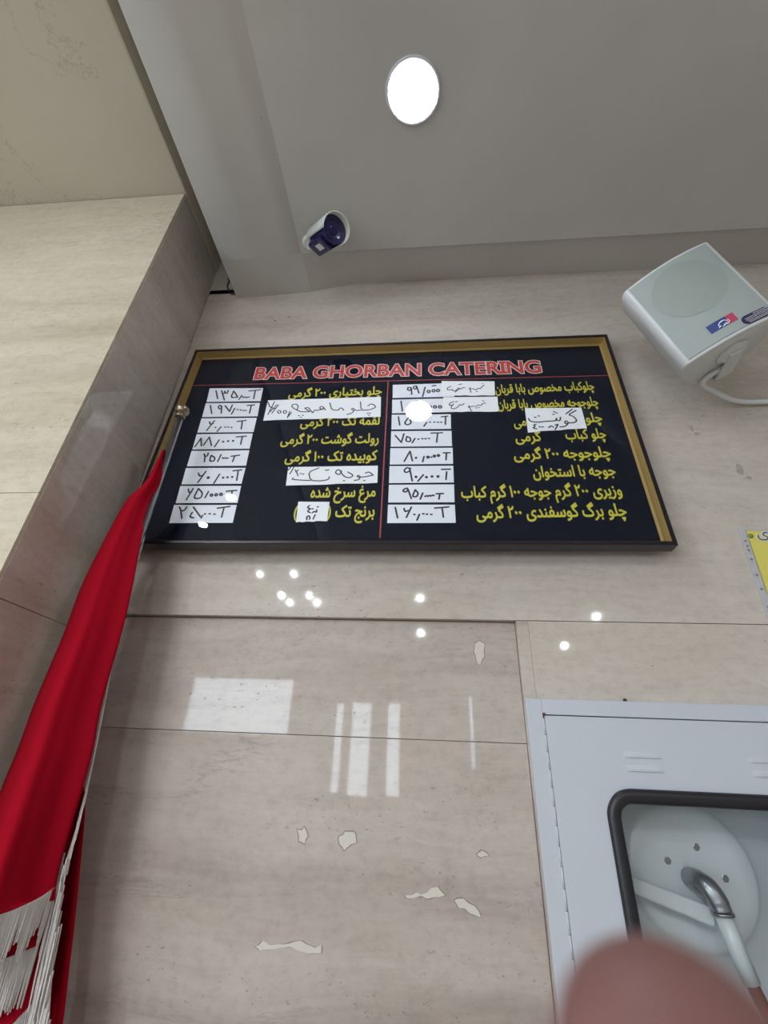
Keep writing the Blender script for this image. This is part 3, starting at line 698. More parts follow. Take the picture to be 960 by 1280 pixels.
# ================================================================ menu board
TEXTS, CARDS = json.loads(r'''[[["چلوکباب مخصوص بابا قربان",0.4791,0.4976,0.2049,0.4939],["چلوجوجه مخصوص بابا قربان",0.4778,0.4352,0.2069,0.4323],["چلو",0.4755,0.376,0.4338,0.3743],["می",0.2756,0.3673,0.2436,0.3653],["چلو کباب",0.4739,0.3183,0.3723,0.3166],["گرمی",0.3083,0.3127,0.2421,0.3115],["چلوجوجه ۲۰۰ گرمی",0.4726,0.2555,0.2316,0.2523],["جوجه با استخوان",0.4716,0.1974,0.2726,0.1941],["وزیری ۲۰۰ گرم جوجه ۱۰۰ گرم کباب",0.4734,0.1376,0.0913,0.134],["چلو برگ گوسفندی ۲۰۰ گرمی",0.4712,0.08,0.1245,0.0737],["چلو بختیاری ۲۰۰ گرمی",-0.1248,0.5018,-0.4044,0.5008],["لقمه تک ۲۰۰ گرمی",-0.1256,0.3833,-0.3509,0.3822],["رولت گوشت ۲۰۰ گرمی",-0.1245,0.3159,-0.398,0.318],["کوبیده تک ۱۰۰ گرمی",-0.1258,0.2563,-0.3758,0.2555],["مرغ سرخ شده",-0.1237,0.1396,-0.2898,0.1374],["برنج تک",-0.1233,0.0804,-0.2198,0.0797],[")",-0.2339,0.0797,-0.2399,0.0798],["(",-0.3187,0.0801,-0.3249,0.0801]],[["۱۳۵,۰۰۰ T",20,[[-6613,5484],[-4901,5425],[-4877,4868],[-6563,4895]],[[[-6383,5371],[-6243,5018]],[[-6203,5364],[-6145,5233],[-6079,5240],[-6096,5344],[-6048,5239],[-5984,5252],[-5996,5371]],[[-6147,5243],[-6017,4949]],[[-5810,5333],[-5838,5043],[-5626,5060],[-5724,5216],[-5810,5333]],[[-5511,5132],[-5566,4958]],[[-5480,5075],[-5427,5033],[-5385,5061],[-5322,5029],[-5261,5057]],[[-5326,5314],[-4971,5351]],[[-5129,5321],[-5108,4976]]]],["۱۹۷,۰۰۰ T",20,[[-6572,4842],[-4880,4795],[-4847,4251],[-6539,4272]],[[[-6404,4739],[-6275,4403]],[[-6037,4677],[-6110,4748],[-6143,4671],[-6074,4571],[-6019,4617],[-6043,4702],[-5983,4408]],[[-5935,4713],[-5743,4472],[-5720,4740]],[[-5613,4589],[-5660,4364]],[[-5525,4538],[-5496,4537]],[[-5430,4520],[-5401,4519]],[[-5345,4498],[-5316,4497]],[[-5269,4495],[-5240,4494]],[[-5253,4699],[-5031,4715]],[[-5125,4694],[-5115,4380]]]],["۶۰,۰۰۰ T",20,[[-6542,4218],[-4859,4188],[-4845,3640],[-6519,3660]],[[[-6259,4070],[-6207,3966],[-6126,4001]],[[-6118,4113],[-6256,3737]],[[-6037,3845],[-6008,3845]],[[-5859,3863],[-5931,3692]],[[-5746,3851],[-5717,3850]],[[-5656,3848],[-5628,3848]],[[-5553,3832],[-5525,3831]],[[-5423,4059],[-5163,4098]],[[-5266,4078],[-5234,3764]]]],["۸۸,۰۰۰ T",20,[[-6521,3599],[-4858,3586],[-4836,3026],[-6496,3033]],[[[-6446,3127],[-6350,3446],[-6262,3158]],[[-6208,3178],[-6113,3485],[-5967,3160]],[[-5792,3366],[-5869,3114]],[[-5646,3296],[-5648,3284],[-5659,3281],[-5671,3290],[-5674,3304],[-5667,3312],[-5654,3309],[-5646,3296]],[[-5504,3315],[-5507,3303],[-5518,3300],[-5529,3309],[-5532,3322],[-5525,3331],[-5512,3327],[-5504,3315]],[[-5360,3320],[-5362,3308],[-5373,3305],[-5385,3314],[-5388,3328],[-5380,3336],[-5368,3333],[-5360,3320]],[[-5308,3465],[-5028,3489]],[[-5136,3474],[-5126,3184]]]],["۲۵,۰۰۰ T",20,[[-6503,2981],[-4829,2969],[-4811,2428],[-6484,2437]],[[[-6104,2862],[-6053,2759],[-5985,2800],[-5996,2894]],[[-6056,2768],[-6024,2584]],[[-5884,2807],[-5885,2598],[-5751,2603],[-5753,2720],[-5884,2807]],[[-5608,2822],[-5645,2585]],[[-5541,2716],[-5501,2690],[-5467,2715],[-5420,2689],[-5376,2704]],[[-5305,2762],[-5076,2799]],[[-5205,2772],[-5219,2577]]]],["۶۰,۰۰۰ T",20,[[-6494,2377],[-4809,2355],[-4807,1829],[-6463,1828]],[[[-6089,2193],[-6027,2085],[-5953,2119]],[[-5894,2251],[-6022,1884]],[[-5749,2037],[-5753,2015],[-5774,2010],[-5796,2026],[-5802,2050],[-5788,2066],[-5764,2060],[-5749,2037]],[[-5486,2152],[-5570,1851]],[[-5345,2032],[-5347,2021],[-5357,2018],[-5368,2026],[-5371,2038],[-5364,2046],[-5352,2043],[-5345,2032]],[[-5225,2042],[-5228,2031],[-5238,2028],[-5249,2036],[-5252,2048],[-5245,2056],[-5233,2053],[-5225,2042]],[[-5096,2052],[-5099,2041],[-5109,2038],[-5120,2046],[-5123,2058],[-5116,2066],[-5104,2063],[-5096,2052]],[[-5133,2259],[-4898,2287]],[[-4992,2265],[-4963,1940]]]],["۶۵,۰۰۰ T",20,[[-6479,1776],[-4803,1759],[-4783,1223],[-6445,1230]],[[[-6225,1666],[-6170,1551],[-6112,1577]],[[-6099,1684],[-6184,1326]],[[-5951,1682],[-6004,1399],[-5912,1357],[-5794,1397],[-5801,1547],[-5951,1682]],[[-5648,1583],[-5694,1385]],[[-5503,1469],[-5509,1440],[-5537,1433],[-5566,1453],[-5575,1486],[-5556,1506],[-5524,1498],[-5503,1469]],[[-5377,1479],[-5383,1450],[-5411,1443],[-5440,1463],[-5448,1496],[-5429,1516],[-5397,1508],[-5377,1479]],[[-5251,1493],[-5258,1464],[-5286,1457],[-5315,1477],[-5323,1510],[-5304,1530],[-5272,1522],[-5252,1493]],[[-5165,1590],[-4891,1613]],[[-5006,1596],[-4982,1353]]]],["۲۵,۰۰۰ T",20,[[-6471,1173],[-4790,1161],[-4776,629],[-6438,625]],[[[-6307,1105],[-6222,978],[-6134,1006],[-6108,1104]],[[-6237,996],[-6143,764]],[[-5915,940],[-5950,805],[-5832,776]],[[-5929,1103],[-5670,815]],[[-5617,850],[-5636,769]],[[-5577,892],[-5552,892]],[[-5453,895],[-5427,895]],[[-5324,884],[-5299,884]],[[-5277,1063],[-4959,1115]],[[-5110,1087],[-5103,795]]]],["۹۹/۰۰۰",20,[[-926,5399],[869,5401],[871,4839],[-912,4854]],[[[-392,5263],[-471,5277],[-485,5171],[-410,5129],[-373,5251],[-358,4973]],[[-236,5329],[-306,5304],[-305,5203],[-235,5189],[-216,5312],[-148,5020]],[[31,5262],[-40,4879]],[[178,5073],[161,5031],[125,5022],[96,5052],[97,5100],[126,5128],[162,5116],[178,5073]],[[321,5100],[305,5058],[269,5049],[240,5080],[241,5127],[270,5156],[306,5144],[321,5100]],[[449,5106],[432,5064],[396,5055],[368,5086],[369,5133],[398,5162],[434,5150],[449,5106]],[[243,5309],[344,5316]]]],["۱۰۵/۰۰۰",20,[[-922,4783],[845,4775],[847,4231],[-910,4242]],[[[-663,4713],[-616,4314]],[[-398,4448],[-413,4408],[-448,4399],[-477,4428],[-478,4474],[-450,4501],[-414,4490],[-398,4448]],[[-232,4708],[-299,4424],[-154,4388],[-48,4452],[-193,4696]],[[66,4606],[27,4309]],[[209,4454],[193,4414],[158,4405],[130,4434],[130,4479],[159,4506],[194,4495],[209,4454]],[[349,4449],[332,4409],[297,4400],[269,4429],[270,4474],[299,4501],[334,4490],[349,4449]],[[492,4444],[475,4404],[440,4395],[412,4424],[413,4469],[442,4496],[477,4485],[492,4444]]]],["۱۵۰,۰۰۰ T",20,[[-913,4186],[742,4152],[732,3605],[-907,3629]],[[[-724,4096],[-679,3782]],[[-434,4066],[-554,3853],[-467,3775],[-356,3847],[-396,3999]],[[69,3860],[-5,3723]],[[147,3867],[176,3866]],[[268,3864],[298,3863]],[[368,3861],[397,3860]],[[452,3858],[482,3857]],[[479,4058],[657,4083]],[[598,4070],[582,3770]]]],["۷۵,۰۰۰ T",20,[[-909,3565],[741,3535],[737,2993],[-903,3008]],[[[-790,3402],[-619,3149],[-553,3459]],[[-471,3360],[-504,3194],[-367,3167],[-376,3310],[-471,3360]],[[-252,3283],[-323,3133]],[[-172,3257],[-144,3256]],[[-64,3269],[-35,3268]],[[22,3267],[51,3266]],[[116,3274],[145,3273]],[[183,3464],[494,3470]],[[364,3459],[333,3136]]]],["۸۰,۰۰۰ T",20,[[-910,2955],[751,2935],[742,2394],[-904,2401]],[[[-527,2496],[-380,2842],[-313,2510]],[[-205,2611],[-210,2598],[-222,2595],[-232,2604],[-232,2618],[-222,2627],[-210,2624],[-205,2611]],[[-8,2652],[-44,2474]],[[125,2627],[114,2602],[90,2596],[71,2614],[71,2642],[90,2659],[114,2653],[125,2627]],[[170,2626],[198,2626]],[[293,2660],[282,2635],[258,2629],[239,2647],[240,2675],[259,2692],[283,2685],[293,2660]],[[398,2676],[387,2651],[363,2645],[345,2663],[345,2691],[364,2708],[388,2701],[398,2676]],[[501,2764],[676,2765]],[[581,2753],[565,2529]]]],["۹۰,۰۰۰ T",20,[[-909,2348],[746,2333],[740,1798],[-905,1801]],[[[-355,2259],[-460,2292],[-528,2197],[-485,2123],[-372,2173],[-383,2260],[-310,1861]],[[-198,1986],[-205,1971],[-219,1968],[-231,1978],[-231,1995],[-219,2005],[-205,2001],[-198,1986]],[[-27,2052],[-164,1850]],[[68,1974],[61,1959],[47,1955],[35,1966],[35,1982],[47,1993],[61,1989],[68,1974]],[[211,1993],[204,1978],[190,1975],[178,1985],[178,2002],[190,2012],[204,2008],[211,1993]],[[367,1991],[359,1973],[341,1969],[328,1981],[328,2001],[342,2013],[359,2009],[367,1991]],[[443,2216],[665,2221]],[[570,2137],[546,1891]]]],["۹۵,۰۰۰ T",20,[[-903,1746],[742,1738],[735,1200],[-902,1205]],[[[-432,1637],[-516,1605],[-541,1532],[-454,1514],[-415,1604],[-327,1319]],[[-230,1582],[-305,1379],[-195,1366],[-152,1479],[-230,1582]],[[-45,1478],[-105,1298]],[[14,1376],[54,1404],[87,1376],[127,1412],[160,1383],[200,1419],[239,1403]],[[293,1454],[468,1461]],[[379,1453],[356,1294]]]],["۱۶۰,۰۰۰ T",20,[[-904,1141],[739,1129],[741,612],[-903,609]],[[[-719,1053],[-655,756]],[[-504,1025],[-476,927],[-398,966]],[[-324,1062],[-441,766]],[[-260,850],[-234,849]],[[-127,849],[-182,690]],[[-43,868],[-17,868]],[[44,856],[70,856]],[[150,848],[176,847]],[[247,1032],[587,1064]],[[425,1046],[451,770]]]],["first handwritten strip",12,[[520,5494],[2051,5418],[2019,4844],[506,4885]],[[[778,5259],[691,5207],[666,5125],[754,5105],[820,5136],[829,5064],[926,5076],[1007,5194],[1062,5126],[1123,5190],[1192,5187]],[[1024,5138],[885,5007]],[[1013,5317],[1111,5346]],[[1333,5181],[1311,5127],[1407,5134],[1499,5075],[1560,5144],[1624,5125],[1679,5211],[1748,5264]],[[1330,5126],[1348,4978]],[[1688,5333],[1714,5321]],[[1495,5021],[1533,5008]]]],["second handwritten strip",12,[[550,4819],[2081,4784],[2066,4209],[528,4235]],[[[851,4631],[756,4598],[696,4494],[789,4476],[837,4542],[742,4399],[821,4334],[936,4392],[1016,4520],[1058,4466],[1129,4542]],[[889,4625],[946,4633]],[[1274,4459],[1241,4392],[1365,4429],[1457,4416],[1535,4476],[1600,4447],[1658,4534],[1733,4542]],[[1270,4391],[1318,4245]],[[1450,4359],[1480,4358]],[[1521,4372],[1551,4371]],[[1651,4639],[1686,4617]]]],["handwritten meat",16,[[2785,4311],[4299,4277],[4309,3532],[2764,3420]],[[[3855,4060],[4045,4223]],[[3939,4039],[4140,4182]],[[3934,4008],[4036,3962],[4104,3801],[4018,3731],[3865,3723],[3833,3797],[3779,3786],[3774,3702],[3853,3706],[3767,3606],[3626,3586]],[[3689,3936],[3661,3814],[3583,3817],[3578,3902],[3537,3806],[3468,3808],[3308,3801],[3040,3772],[2869,3814],[2837,3919]],[[3540,4146],[3575,4144]],[[3591,4100],[3626,4099]],[[3504,4053],[3539,4052]],[[3002,3957],[3038,3956]],[[3106,4004],[3142,4002]],[[3009,3700],[2939,3672],[2986,3622],[2918,3570],[3009,3532]],[[3080,3608],[3115,3607]],[[3154,3605],[3189,3604]],[[3328,3571],[3395,3641],[3451,3579]],[[3575,3654],[3482,3495]],[[3506,3656],[3580,3683]]]],["handwritten ماهیچه",14,[[-4652,4887],[-1257,4906],[-1228,4103],[-4640,4071]],[[[-1619,4546],[-1542,4628],[-1449,4597],[-1377,4481],[-1568,4387],[-1806,4383],[-1847,4725]],[[-1625,4255],[-1593,4254]],[[-1557,4264],[-1524,4263]],[[-1580,4182],[-1548,4181]],[[-1806,4383],[-1979,4378],[-2036,4475],[-2098,4427],[-2012,4379],[-2053,4280],[-2205,4229]],[[-2311,4400],[-2387,4504],[-2451,4472],[-2457,4405],[-2667,4423],[-2752,4712]],[[-2855,4430],[-2958,4592],[-3044,4538],[-2973,4433],[-2897,4505],[-3062,4414],[-3170,4440],[-3219,4329],[-3295,4433]],[[-3295,4433],[-3374,4549],[-3476,4524],[-3309,4377],[-3561,4374],[-3689,4446],[-3850,4554],[-3893,4671],[-3758,4707],[-3681,4617],[-3698,4446]],[[-3628,4230],[-3595,4229]],[[-3556,4161],[-3522,4160]],[[-3508,4237],[-3474,4236]],[[-4434,4819],[-4544,4304]],[[-4290,4685],[-4436,4346]],[[-4639,4826],[-4531,4589],[-4349,4525]],[[-4168,4394],[-4180,4346],[-4221,4336],[-4261,4370],[-4271,4424],[-4241,4456],[-4196,4443],[-4168,4394]],[[-3998,4388],[-4009,4341],[-4051,4330],[-4091,4365],[-4100,4418],[-4070,4450],[-4025,4437],[-3998,4388]],[[-3904,4408],[-3941,4162],[-3855,4366],[-3922,4200]],[[-4335,4698],[-4500,4416]]]],["handwritten جوجه",14,[[-3629,2357],[-1220,2364],[-1202,1805],[-3595,1752]],[[[-1535,2122],[-1441,2167],[-1323,2055],[-1534,2003],[-1645,1991],[-1717,2061],[-1750,2006],[-1662,1977],[-1684,1914],[-1804,1889]],[[-1560,1885],[-1530,1885]],[[-2002,2166],[-1844,2062],[-1897,1990],[-2016,1982],[-2128,2067],[-2220,2245],[-2303,2236],[-2330,2134],[-2211,2068],[-2168,2206]],[[-2089,1883],[-2059,1883]],[[-2606,2227],[-2513,2249]],[[-2476,2016],[-2489,1925],[-2716,1882],[-2964,1904],[-3050,2183],[-2787,2310]],[[-2964,1904],[-3211,1916],[-3462,1947]],[[-3422,2264],[-3388,2188],[-3337,2262]],[[-3382,2202],[-3315,2061]],[[-3264,2130],[-3234,2129]],[[-3198,2119],[-3167,2119]],[[-3613,2253],[-3558,2347]],[[-3547,2124],[-3473,2345]],[[-3456,1984],[-3426,1983]]]],["handwritten rice",16,[[-3191,1245],[-2386,1233],[-2385,675],[-3163,639]],[[[-2887,1123],[-2936,1059],[-2848,1025],[-2922,954],[-2837,908]],[[-2808,1025],[-2780,1025]],[[-2682,1083],[-2653,1083]],[[-2786,907],[-2742,953],[-2680,924],[-2682,995]],[[-2912,776],[-2869,829],[-2828,788],[-2833,718]],[[-2707,849],[-2741,726]],[[-2905,775],[-2903,706]]]]]]''')
TILT = math.radians(-2.5)
board = thing('menu_board', 'large black and gold framed menu board with yellow lettering and white price cards', 'menu board', (0, -0.063, 2.012), (TILT, 0, 0))
U0, U1, V0, V1 = -0.737, 0.546, -0.012, 0.699           # outer edges
P0, P1, Q0, Q1 = -0.721, 0.528, 0.004, 0.683            # sight edges of the printed panel
D = 0.034
lip = 0.009
def ring_faces(bm, loops):
    L_ = []
    for (x0, x1, z0, z1, y) in loops:
        L_.append([bm.verts.new((x, y, z)) for x, z in ((x0, z0), (x1, z0), (x1, z1), (x0, z1))])
    for a, b in zip(L_, L_[1:]):
        for k in range(4): bm.faces.new((a[k], a[(k + 1) % 4], b[(k + 1) % 4], b[k]))
    return L_
bm = bmesh.new()
ring_faces(bm, [(U0 + .004, U1 - .004, V0 + .004, V1 - .004, D), (U0, U1, V0, V1, D), (U0, U1, V0, V1, 0.002), (U0 + .002, U1 - .002, V0 + .002, V1 - .002, 0.0),
                (U0 + lip - .001, U1 - lip + .001, V0 + lip - .001, V1 - lip + .001, 0.0), (U0 + lip, U1 - lip, V0 + lip, V1 - lip, 0.0015), (U0 + lip, U1 - lip, V0 + lip, V1 - lip, 0.004)])
bmesh.ops.recalc_face_normals(bm, faces=bm.faces[:])
obj('frame', bm, M['black_frame'], board, label='black outer frame')
bm = bmesh.new()
ring_faces(bm, [(U0 + lip, U1 - lip, V0 + lip, V1 - lip, 0.0035), (U0 + lip + .001, U1 - lip - .001, V0 + lip + .001, V1 - lip - .001, 0.003),
                (P0 - .002, P1 + .004, Q0 - .001, Q1 + .003, 0.024), (P0, P1, Q0, Q1, 0.0295)])
bmesh.ops.recalc_face_normals(bm, faces=bm.faces[:])
obj('gold_moulding', bm, M['gold'], board, label='gold inner moulding')
box('backing_panel', U0 + .006, U1 - .006, 0.030, 0.0335, V0 + .006, V1 - .006, M['panel'], board, label='dark navy printed panel')
gp = box('glass_pane', P0 - .001, P1 + .001, -.0004, .0004, -0.335, 0.335, M['board_glass'], board)
gp.location = (0, 0.0200, 0.342); gp.rotation_euler = (math.radians(-1.1), 0, 0)      # tilted, lower edge forward, to bring the downlight's reflection lower
YT = 0.0297
# rules
def rule(a, b, wd):
    bm = bmesh.new(); a = Vector(a); b = Vector(b); n = Vector((-(b - a).y, (b - a).x)).normalized() * wd / 2
    bm.faces.new([bm.verts.new((p.x, YT, p.y)) for p in (a + n, a - n, b - n, b + n)])
    for f in bm.faces:
        f.normal_update()
        if f.normal.y > 0: f.normal_flip()
    return obj('rule_line', bm, M['red_line'], board)
rule((P0 + .001, 0.5635), (P1 - .001, 0.553), 0.0026)
rule((-0.107, 0.5565), (-0.106, 0.0205), 0.0032)
# heading
def heading():
    word = 'BABA GHORBAN CATERING'
    polys = outlines(word)
    # slab serifs on the I of the heading face
    def ext(ps): xs = [v[0] for p in ps for v in p]; return min(xs), max(xs)
    pre = ext(outlines('BABA GHORBAN CATERI'))[1]
    i0 = ext(outlines('BABA GHORBAN CATER'))[1]
    pol = polys[:]
    ys = [v[1] for p in polys for v in p]; zb, zt = 0.0, 0.70
    zt = sorted(ys)[int(len(ys) * 0.9)]
    thin = [p for p in polys if min(v[0] for v in p) > i0 and max(v[0] for v in p) <= pre + 1e-3]
    if thin:
        c = sum(v[0] for v in thin[0]) / len(thin[0]); tp = max(v[1] for v in thin[0])
        s = 0.135
        def ar(p): return sum(p[i - 1][0] * p[i][1] - p[i][0] * p[i - 1][1] for i in range(len(p)))
        for a, b in ((0.0, 0.085), (tp - 0.085, tp)):
            q = [(c - s, a), (c + s, a), (c + s, b), (c - s, b)]
            if (ar(q) > 0) != (ar(thin[0]) > 0): q.reverse()
            pol.append(q)
    x0, x1 = ext(pol); cap = 0.72 if not thin else tp
    ul, ur, vl, vr = -0.5270, 0.3430, 0.5840, 0.5745
    H = 0.0505
    def xf(v):
        k = (v[0] - x0) / (x1 - x0)
        return (ul + (ur - ul) * k, vl + (vr - vl) * k + v[1] / cap * H)
    text_part('heading_outline', grow(pol, 0.060), xf, YT, M['pink_print'], board, 'pale outline of the heading BABA GHORBAN CATERING')
    text_part('heading_lettering', grow(pol, 0.026), xf, YT - 0.0003, M['red_print'], board, 'red heading BABA GHORBAN CATERING')
heading()
for s, ur, vr, ul, vl in TEXTS:
    if s in '()':
        polys = outlines(')' if s == '(' else '('); polys = outlines(s)
    else: polys = outlines(shape_rtl(s))
    xs = [v[0] for p in polys for v in p]; x0, x1 = min(xs), max(xs)
    H = 0.047
    sx = (ur - ul) / (x1 - x0)
    if s in '()': sx = 0.030
    def xf(v, x0=x0, sx=sx):
        return (ul + (v[0] - x0) * sx, vl + (vr - vl) * ((v[0] - x0) / max(x1 - x0, .1)) + v[1] * H)
    text_part('menu_line', grow(polys, 0.024), xf, YT - 0.0001, M['yellow'], board, 'yellow lettering "%s"' % s)
HAND = {'first': 'pasted paper strip handwritten نیم متری beside the top price', 'second': 'pasted paper strip handwritten نیم متری beside the second price'}
for i, (nm, wd, corners, strokes) in enumerate(CARDS):
    pap = i >= 16
    lay = 0.0004 if not pap else (0.0010 if i != 17 else 0.0013)
    y = YT - lay
    bm = bmesh.new()
    cs = [(a / 1e4, b / 1e4) for a, b in corners]
    if pap:       # torn, slightly wavy lower edge
        a, b = Vector(cs[3]), Vector(cs[2]); n = 9
        low = [tuple(b.lerp(a, k / n) + Vector((0, random.uniform(-.0012, .0012)))) for k in range(n + 1)]
        cs = [cs[0], cs[1]] + low
    fr = [bm.verts.new((p[0], y, p[1])) for p in cs]; bk = [bm.verts.new((p[0], y + 0.0003, p[1])) for p in cs]
    bm.faces.new(fr); bm.faces.new(bk[::-1])
    for k in range(len(cs)): bm.faces.new((fr[k], bk[k], bk[(k + 1) % len(cs)], fr[(k + 1) % len(cs)]))
    bmesh.ops.recalc_face_normals(bm, faces=bm.faces[:])
    if pap:
        lab = {16: 'pasted paper strip handwritten نیم متری beside the top price', 17: 'lower pasted paper strip handwritten نیم متری', 18: 'pasted paper handwritten گوشت ۴۰۰ گرم',
               19: 'pasted paper handwritten چلو ماهیچه ۲۶۰۰', 20: 'pasted paper handwritten جوجه تک ۲۰۰', 21: 'small pasted paper handwritten ۴۰۰ گرم'}[i]
    else: lab = 'white price card handwritten %s' % nm
    cd = obj('pasted_paper' if pap else 'price_card', bm, M['paper'] if pap else M['card'], board, label=lab)
    bm = bmesh.new()
    for st in strokes:
        ribbon(bm, [(a / 1e4, b / 1e4) for a, b in st], {20: 0.0046, 16: 0.0038, 14: 0.0032, 12: 0.0028}[wd], y - 0.00015)
    for f in bm.faces:
        f.normal_update()
        if f.normal.y > 0: f.normal_flip()
    obj('handwriting', bm, M['ink'], cd)

# ================================================================ fire hose cabinet
cab = thing('fire_hose_cabinet', 'white enamel fire hose cabinet with a black rubber framed window, set in the marble wall', 'cabinet', (0.497, -0.0, 0.865))
def CBX(name, x0, x1, y0, y1, z0, z1, mt, parent=cab, bevel=0.0, label=None):
    return box(name, x0 - .497, x1 - .497, y0, y1, z0 - .865, z1 - .865, mt, parent, bevel, label)
FX0, FX1, FZ0, FZ1 = 0.197, 0.797, 0.865, 1.686
DX0, DX1, DZ0, DZ1 = 0.2290, 0.7650, 0.895, 1.6555
bm = bmesh.new()
def cb(bm, x0, x1, y0, y1, z0, z1, bev=0): add_box(bm, x0 - .497, x1 - .497, y0, y1, z0 - .865, z1 - .865, bev)
cb(bm, FX0, DX0 - .002, -.016, 0.0, FZ0, FZ1, .0012); cb(bm, DX1 + .0015, FX1, -.016, 0.0, FZ0, FZ1, .0012)
cb(bm, DX0 - .002, DX1 + .0015, -.016, 0.0, DZ1 + .0022, FZ1, .0008); cb(bm, DX0 - .002, DX1 + .0015, -.016, 0.0, FZ0, DZ0 - .0015, .0008)
obj('frame', bm, M['white_paint'], cab)
# box let into the wall
bm = bmesh.new()
cb(bm, .225, .769, .205, .210, .883, 1.660); cb(bm, .225, .229, .0005, .205, .883, 1.660); cb(bm, .765, .769, .0005, .205, .883, 1.660)
cb(bm, .229, .765, .0005, .205, 1.656, 1.660); cb(bm, .229, .765, .0005, .205, .883, .887)
obj('inner_box', bm, M['white_inside'], cab)
# door sheet with a rounded window opening
WX0, WX1, WZ0, WZ1, WR = 0.325, 0.628, 1.085, 1.530, 0.036
def door():
    bm = bmesh.new()
    inner = rrect(WX0, WX1, WZ0, WZ1, WR, 8)
    cxm, czm = (WX0 + WX1) / 2, (WZ0 + WZ1) / 2
    outer = []
    for x, z in inner:   # push each point to the door's edge
        dx, dz = x - cxm, z - czm
        kx = ((DX1 if dx > 0 else DX0) - cxm) / dx if abs(dx) > 1e-9 else 1e9
        kz = ((DZ1 if dz > 0 else DZ0) - czm) / dz if abs(dz) > 1e-9 else 1e9
        k = min(kx, kz); outer.append((cxm + dx * k, czm + dz * k))
    n = len(inner)
    # insert true corners by snapping the nearest outer point
    for c in ((DX0, DZ0), (DX1, DZ0), (DX0, DZ1), (DX1, DZ1)):
        i = min(range(n), key=lambda j: (outer[j][0] - c[0]) ** 2 + (outer[j][1] - c[1]) ** 2); outer[i] = c
    R_ = []
    for lst, y in ((outer, -.014), (outer, -.0172), (outer, -.0178), (inner, -.0178), (inner, -.014)):
        s = .0006 if y == -.0178 and lst is outer else 0
        R_.append([bm.verts.new((x - .497 - s * (1 if x > cxm else -1), y, z - .865 - s * (1 if z > czm else -1))) for x, z in lst])
    for a, b in zip(R_, R_[1:] + R_[:1]):
        for k in range(n): bm.faces.new((a[k], a[(k + 1) % n], b[(k + 1) % n], b[k]))
    bmesh.ops.recalc_face_normals(bm, faces=bm.faces[:])
    return obj('door', bm, M['white_paint'], cab)
dr = door()
# window gasket: soft rounded rubber section swept round the opening
def gasket():
    bm = bmesh.new()
    path = rrect(WX0 + .001, WX1 - .001, WZ0 + .001, WZ1 - .001, WR, 8); n = len(path)
    prof = [(-.016, -.0175), (-.0155, -.0245), (-.011, -.029), (-.003, -.0305), (.007, -.029), (.0145, -.0245), (.0175, -.019), (.0175, -.010)]
    rings = []
    for i in range(n):
        a, b, c = Vector(path[i - 1]), Vector(path[i]), Vector(path[(i + 1) % n])
        t = (c - a).normalized(); nn = Vector((-t.y, t.x))      # inward
        cen = Vector(((WX0 + WX1) / 2, (WZ0 + WZ1) / 2))
        if nn.dot(cen - b) < 0: nn = -nn
        wob = 1 + 0.02 * math.sin(i * 1.7)
        rings.append([bm.verts.new(((b + nn * u * .70 * wob).x - .497, y * .8 - .0035, (b + nn * u * .70 * wob).y - .865)) for u, y in prof])
    for i in range(n):
        p, q = rings[i], rings[(i + 1) % n]
        for k in range(len(prof) - 1):
            f = bm.faces.new((p[k], p[k + 1], q[k + 1], q[k])); f.smooth = True
    bmesh.ops.recalc_face_normals(bm, faces=bm.faces[:])
    return obj('window_gasket', bm, M['rubber'], dr)
gasket()
bm = bmesh.new()
pts = rrect(WX0 + .004, WX1 - .004, WZ0 + .004, WZ1 - .004, WR, 8)
a = [bm.verts.new((x - .497, -.0150, z - .865)) for x, z in pts]; b = [bm.verts.new((x - .497, -.0120, z - .865)) for x, z in pts]
bm.faces.new(a); bm.faces.new(b[::-1]); bmesh.ops.recalc_face_normals(bm, faces=bm.faces[:])
obj('window_glass', bm, M['cab_glass'], dr)
# pressed louvres
def louvre(x0, x1, z):
    bm = bmesh.new(); n = 24; cols = []
    for i in range(n + 1):
        t = i / n; x = x0 + (x1 - x0) * t
        h = min(1, max(0.0, math.sin(PI * t)) / .45)
        cols.append([bm.verts.new((x - .497, y, zz - .865)) for y, zz in ((-.0177, z + .010), (-.0177 - .0008 * h, z + .0055), (-.0177 - .0030 * h, z), (-.0177 - .0018 * h, z - .0012), (-.0177, z - .0016))])
    for p, q in zip(cols, cols[1:]):
        for k in range(4):
            f = bm.faces.new((p[k], p[k + 1], q[k + 1], q[k])); f.smooth = True
    bmesh.ops.recalc_face_normals(bm, faces=bm.faces[:])
    return obj('louvre', bm, M['white_paint'], dr)
for x0 in (0.362, 0.577):
    for z in (1.590, 1.568): louvre(x0, x0 + .067, z)
# piano hinge
for k in range(26):
    z0 = 0.905 + k * 0.0287
    bm = bmesh.new()
    add_lathe(bm, [(0, .0019), (0.0280, .0019)], 8, (DX0 - .497 - .0022, -.0163, z0 - .865), (0, 0, 1))
    obj('hinge_knuckle', bm, M['white_paint'], cab)
CBX('hinge_gap', DX0 - .0016, DX0 - .0002, -.015, -.004, DZ0, DZ1, M['dark_hole'])
bm = bmesh.new()
add_lathe(bm, [(0, .0035), (.002, .003)], 10, (DX0 - .497, -.0165, DZ1 + .002 - .865), (0, -1, 0))
obj('rust_spot', bm, mat('rust', (0.12, 0.05, 0.015), 0.8), cab, label='rust stained corner of the hinge')
bm = bmesh.new(); add_lathe(bm, [(0, .004), (.003, .0032), (.004, .001)], 7, (0.388 - .497, -.010, 1.6885 - .865), (0, -1, 0)); obj('filler_lump', bm, M['rubber'], cab)
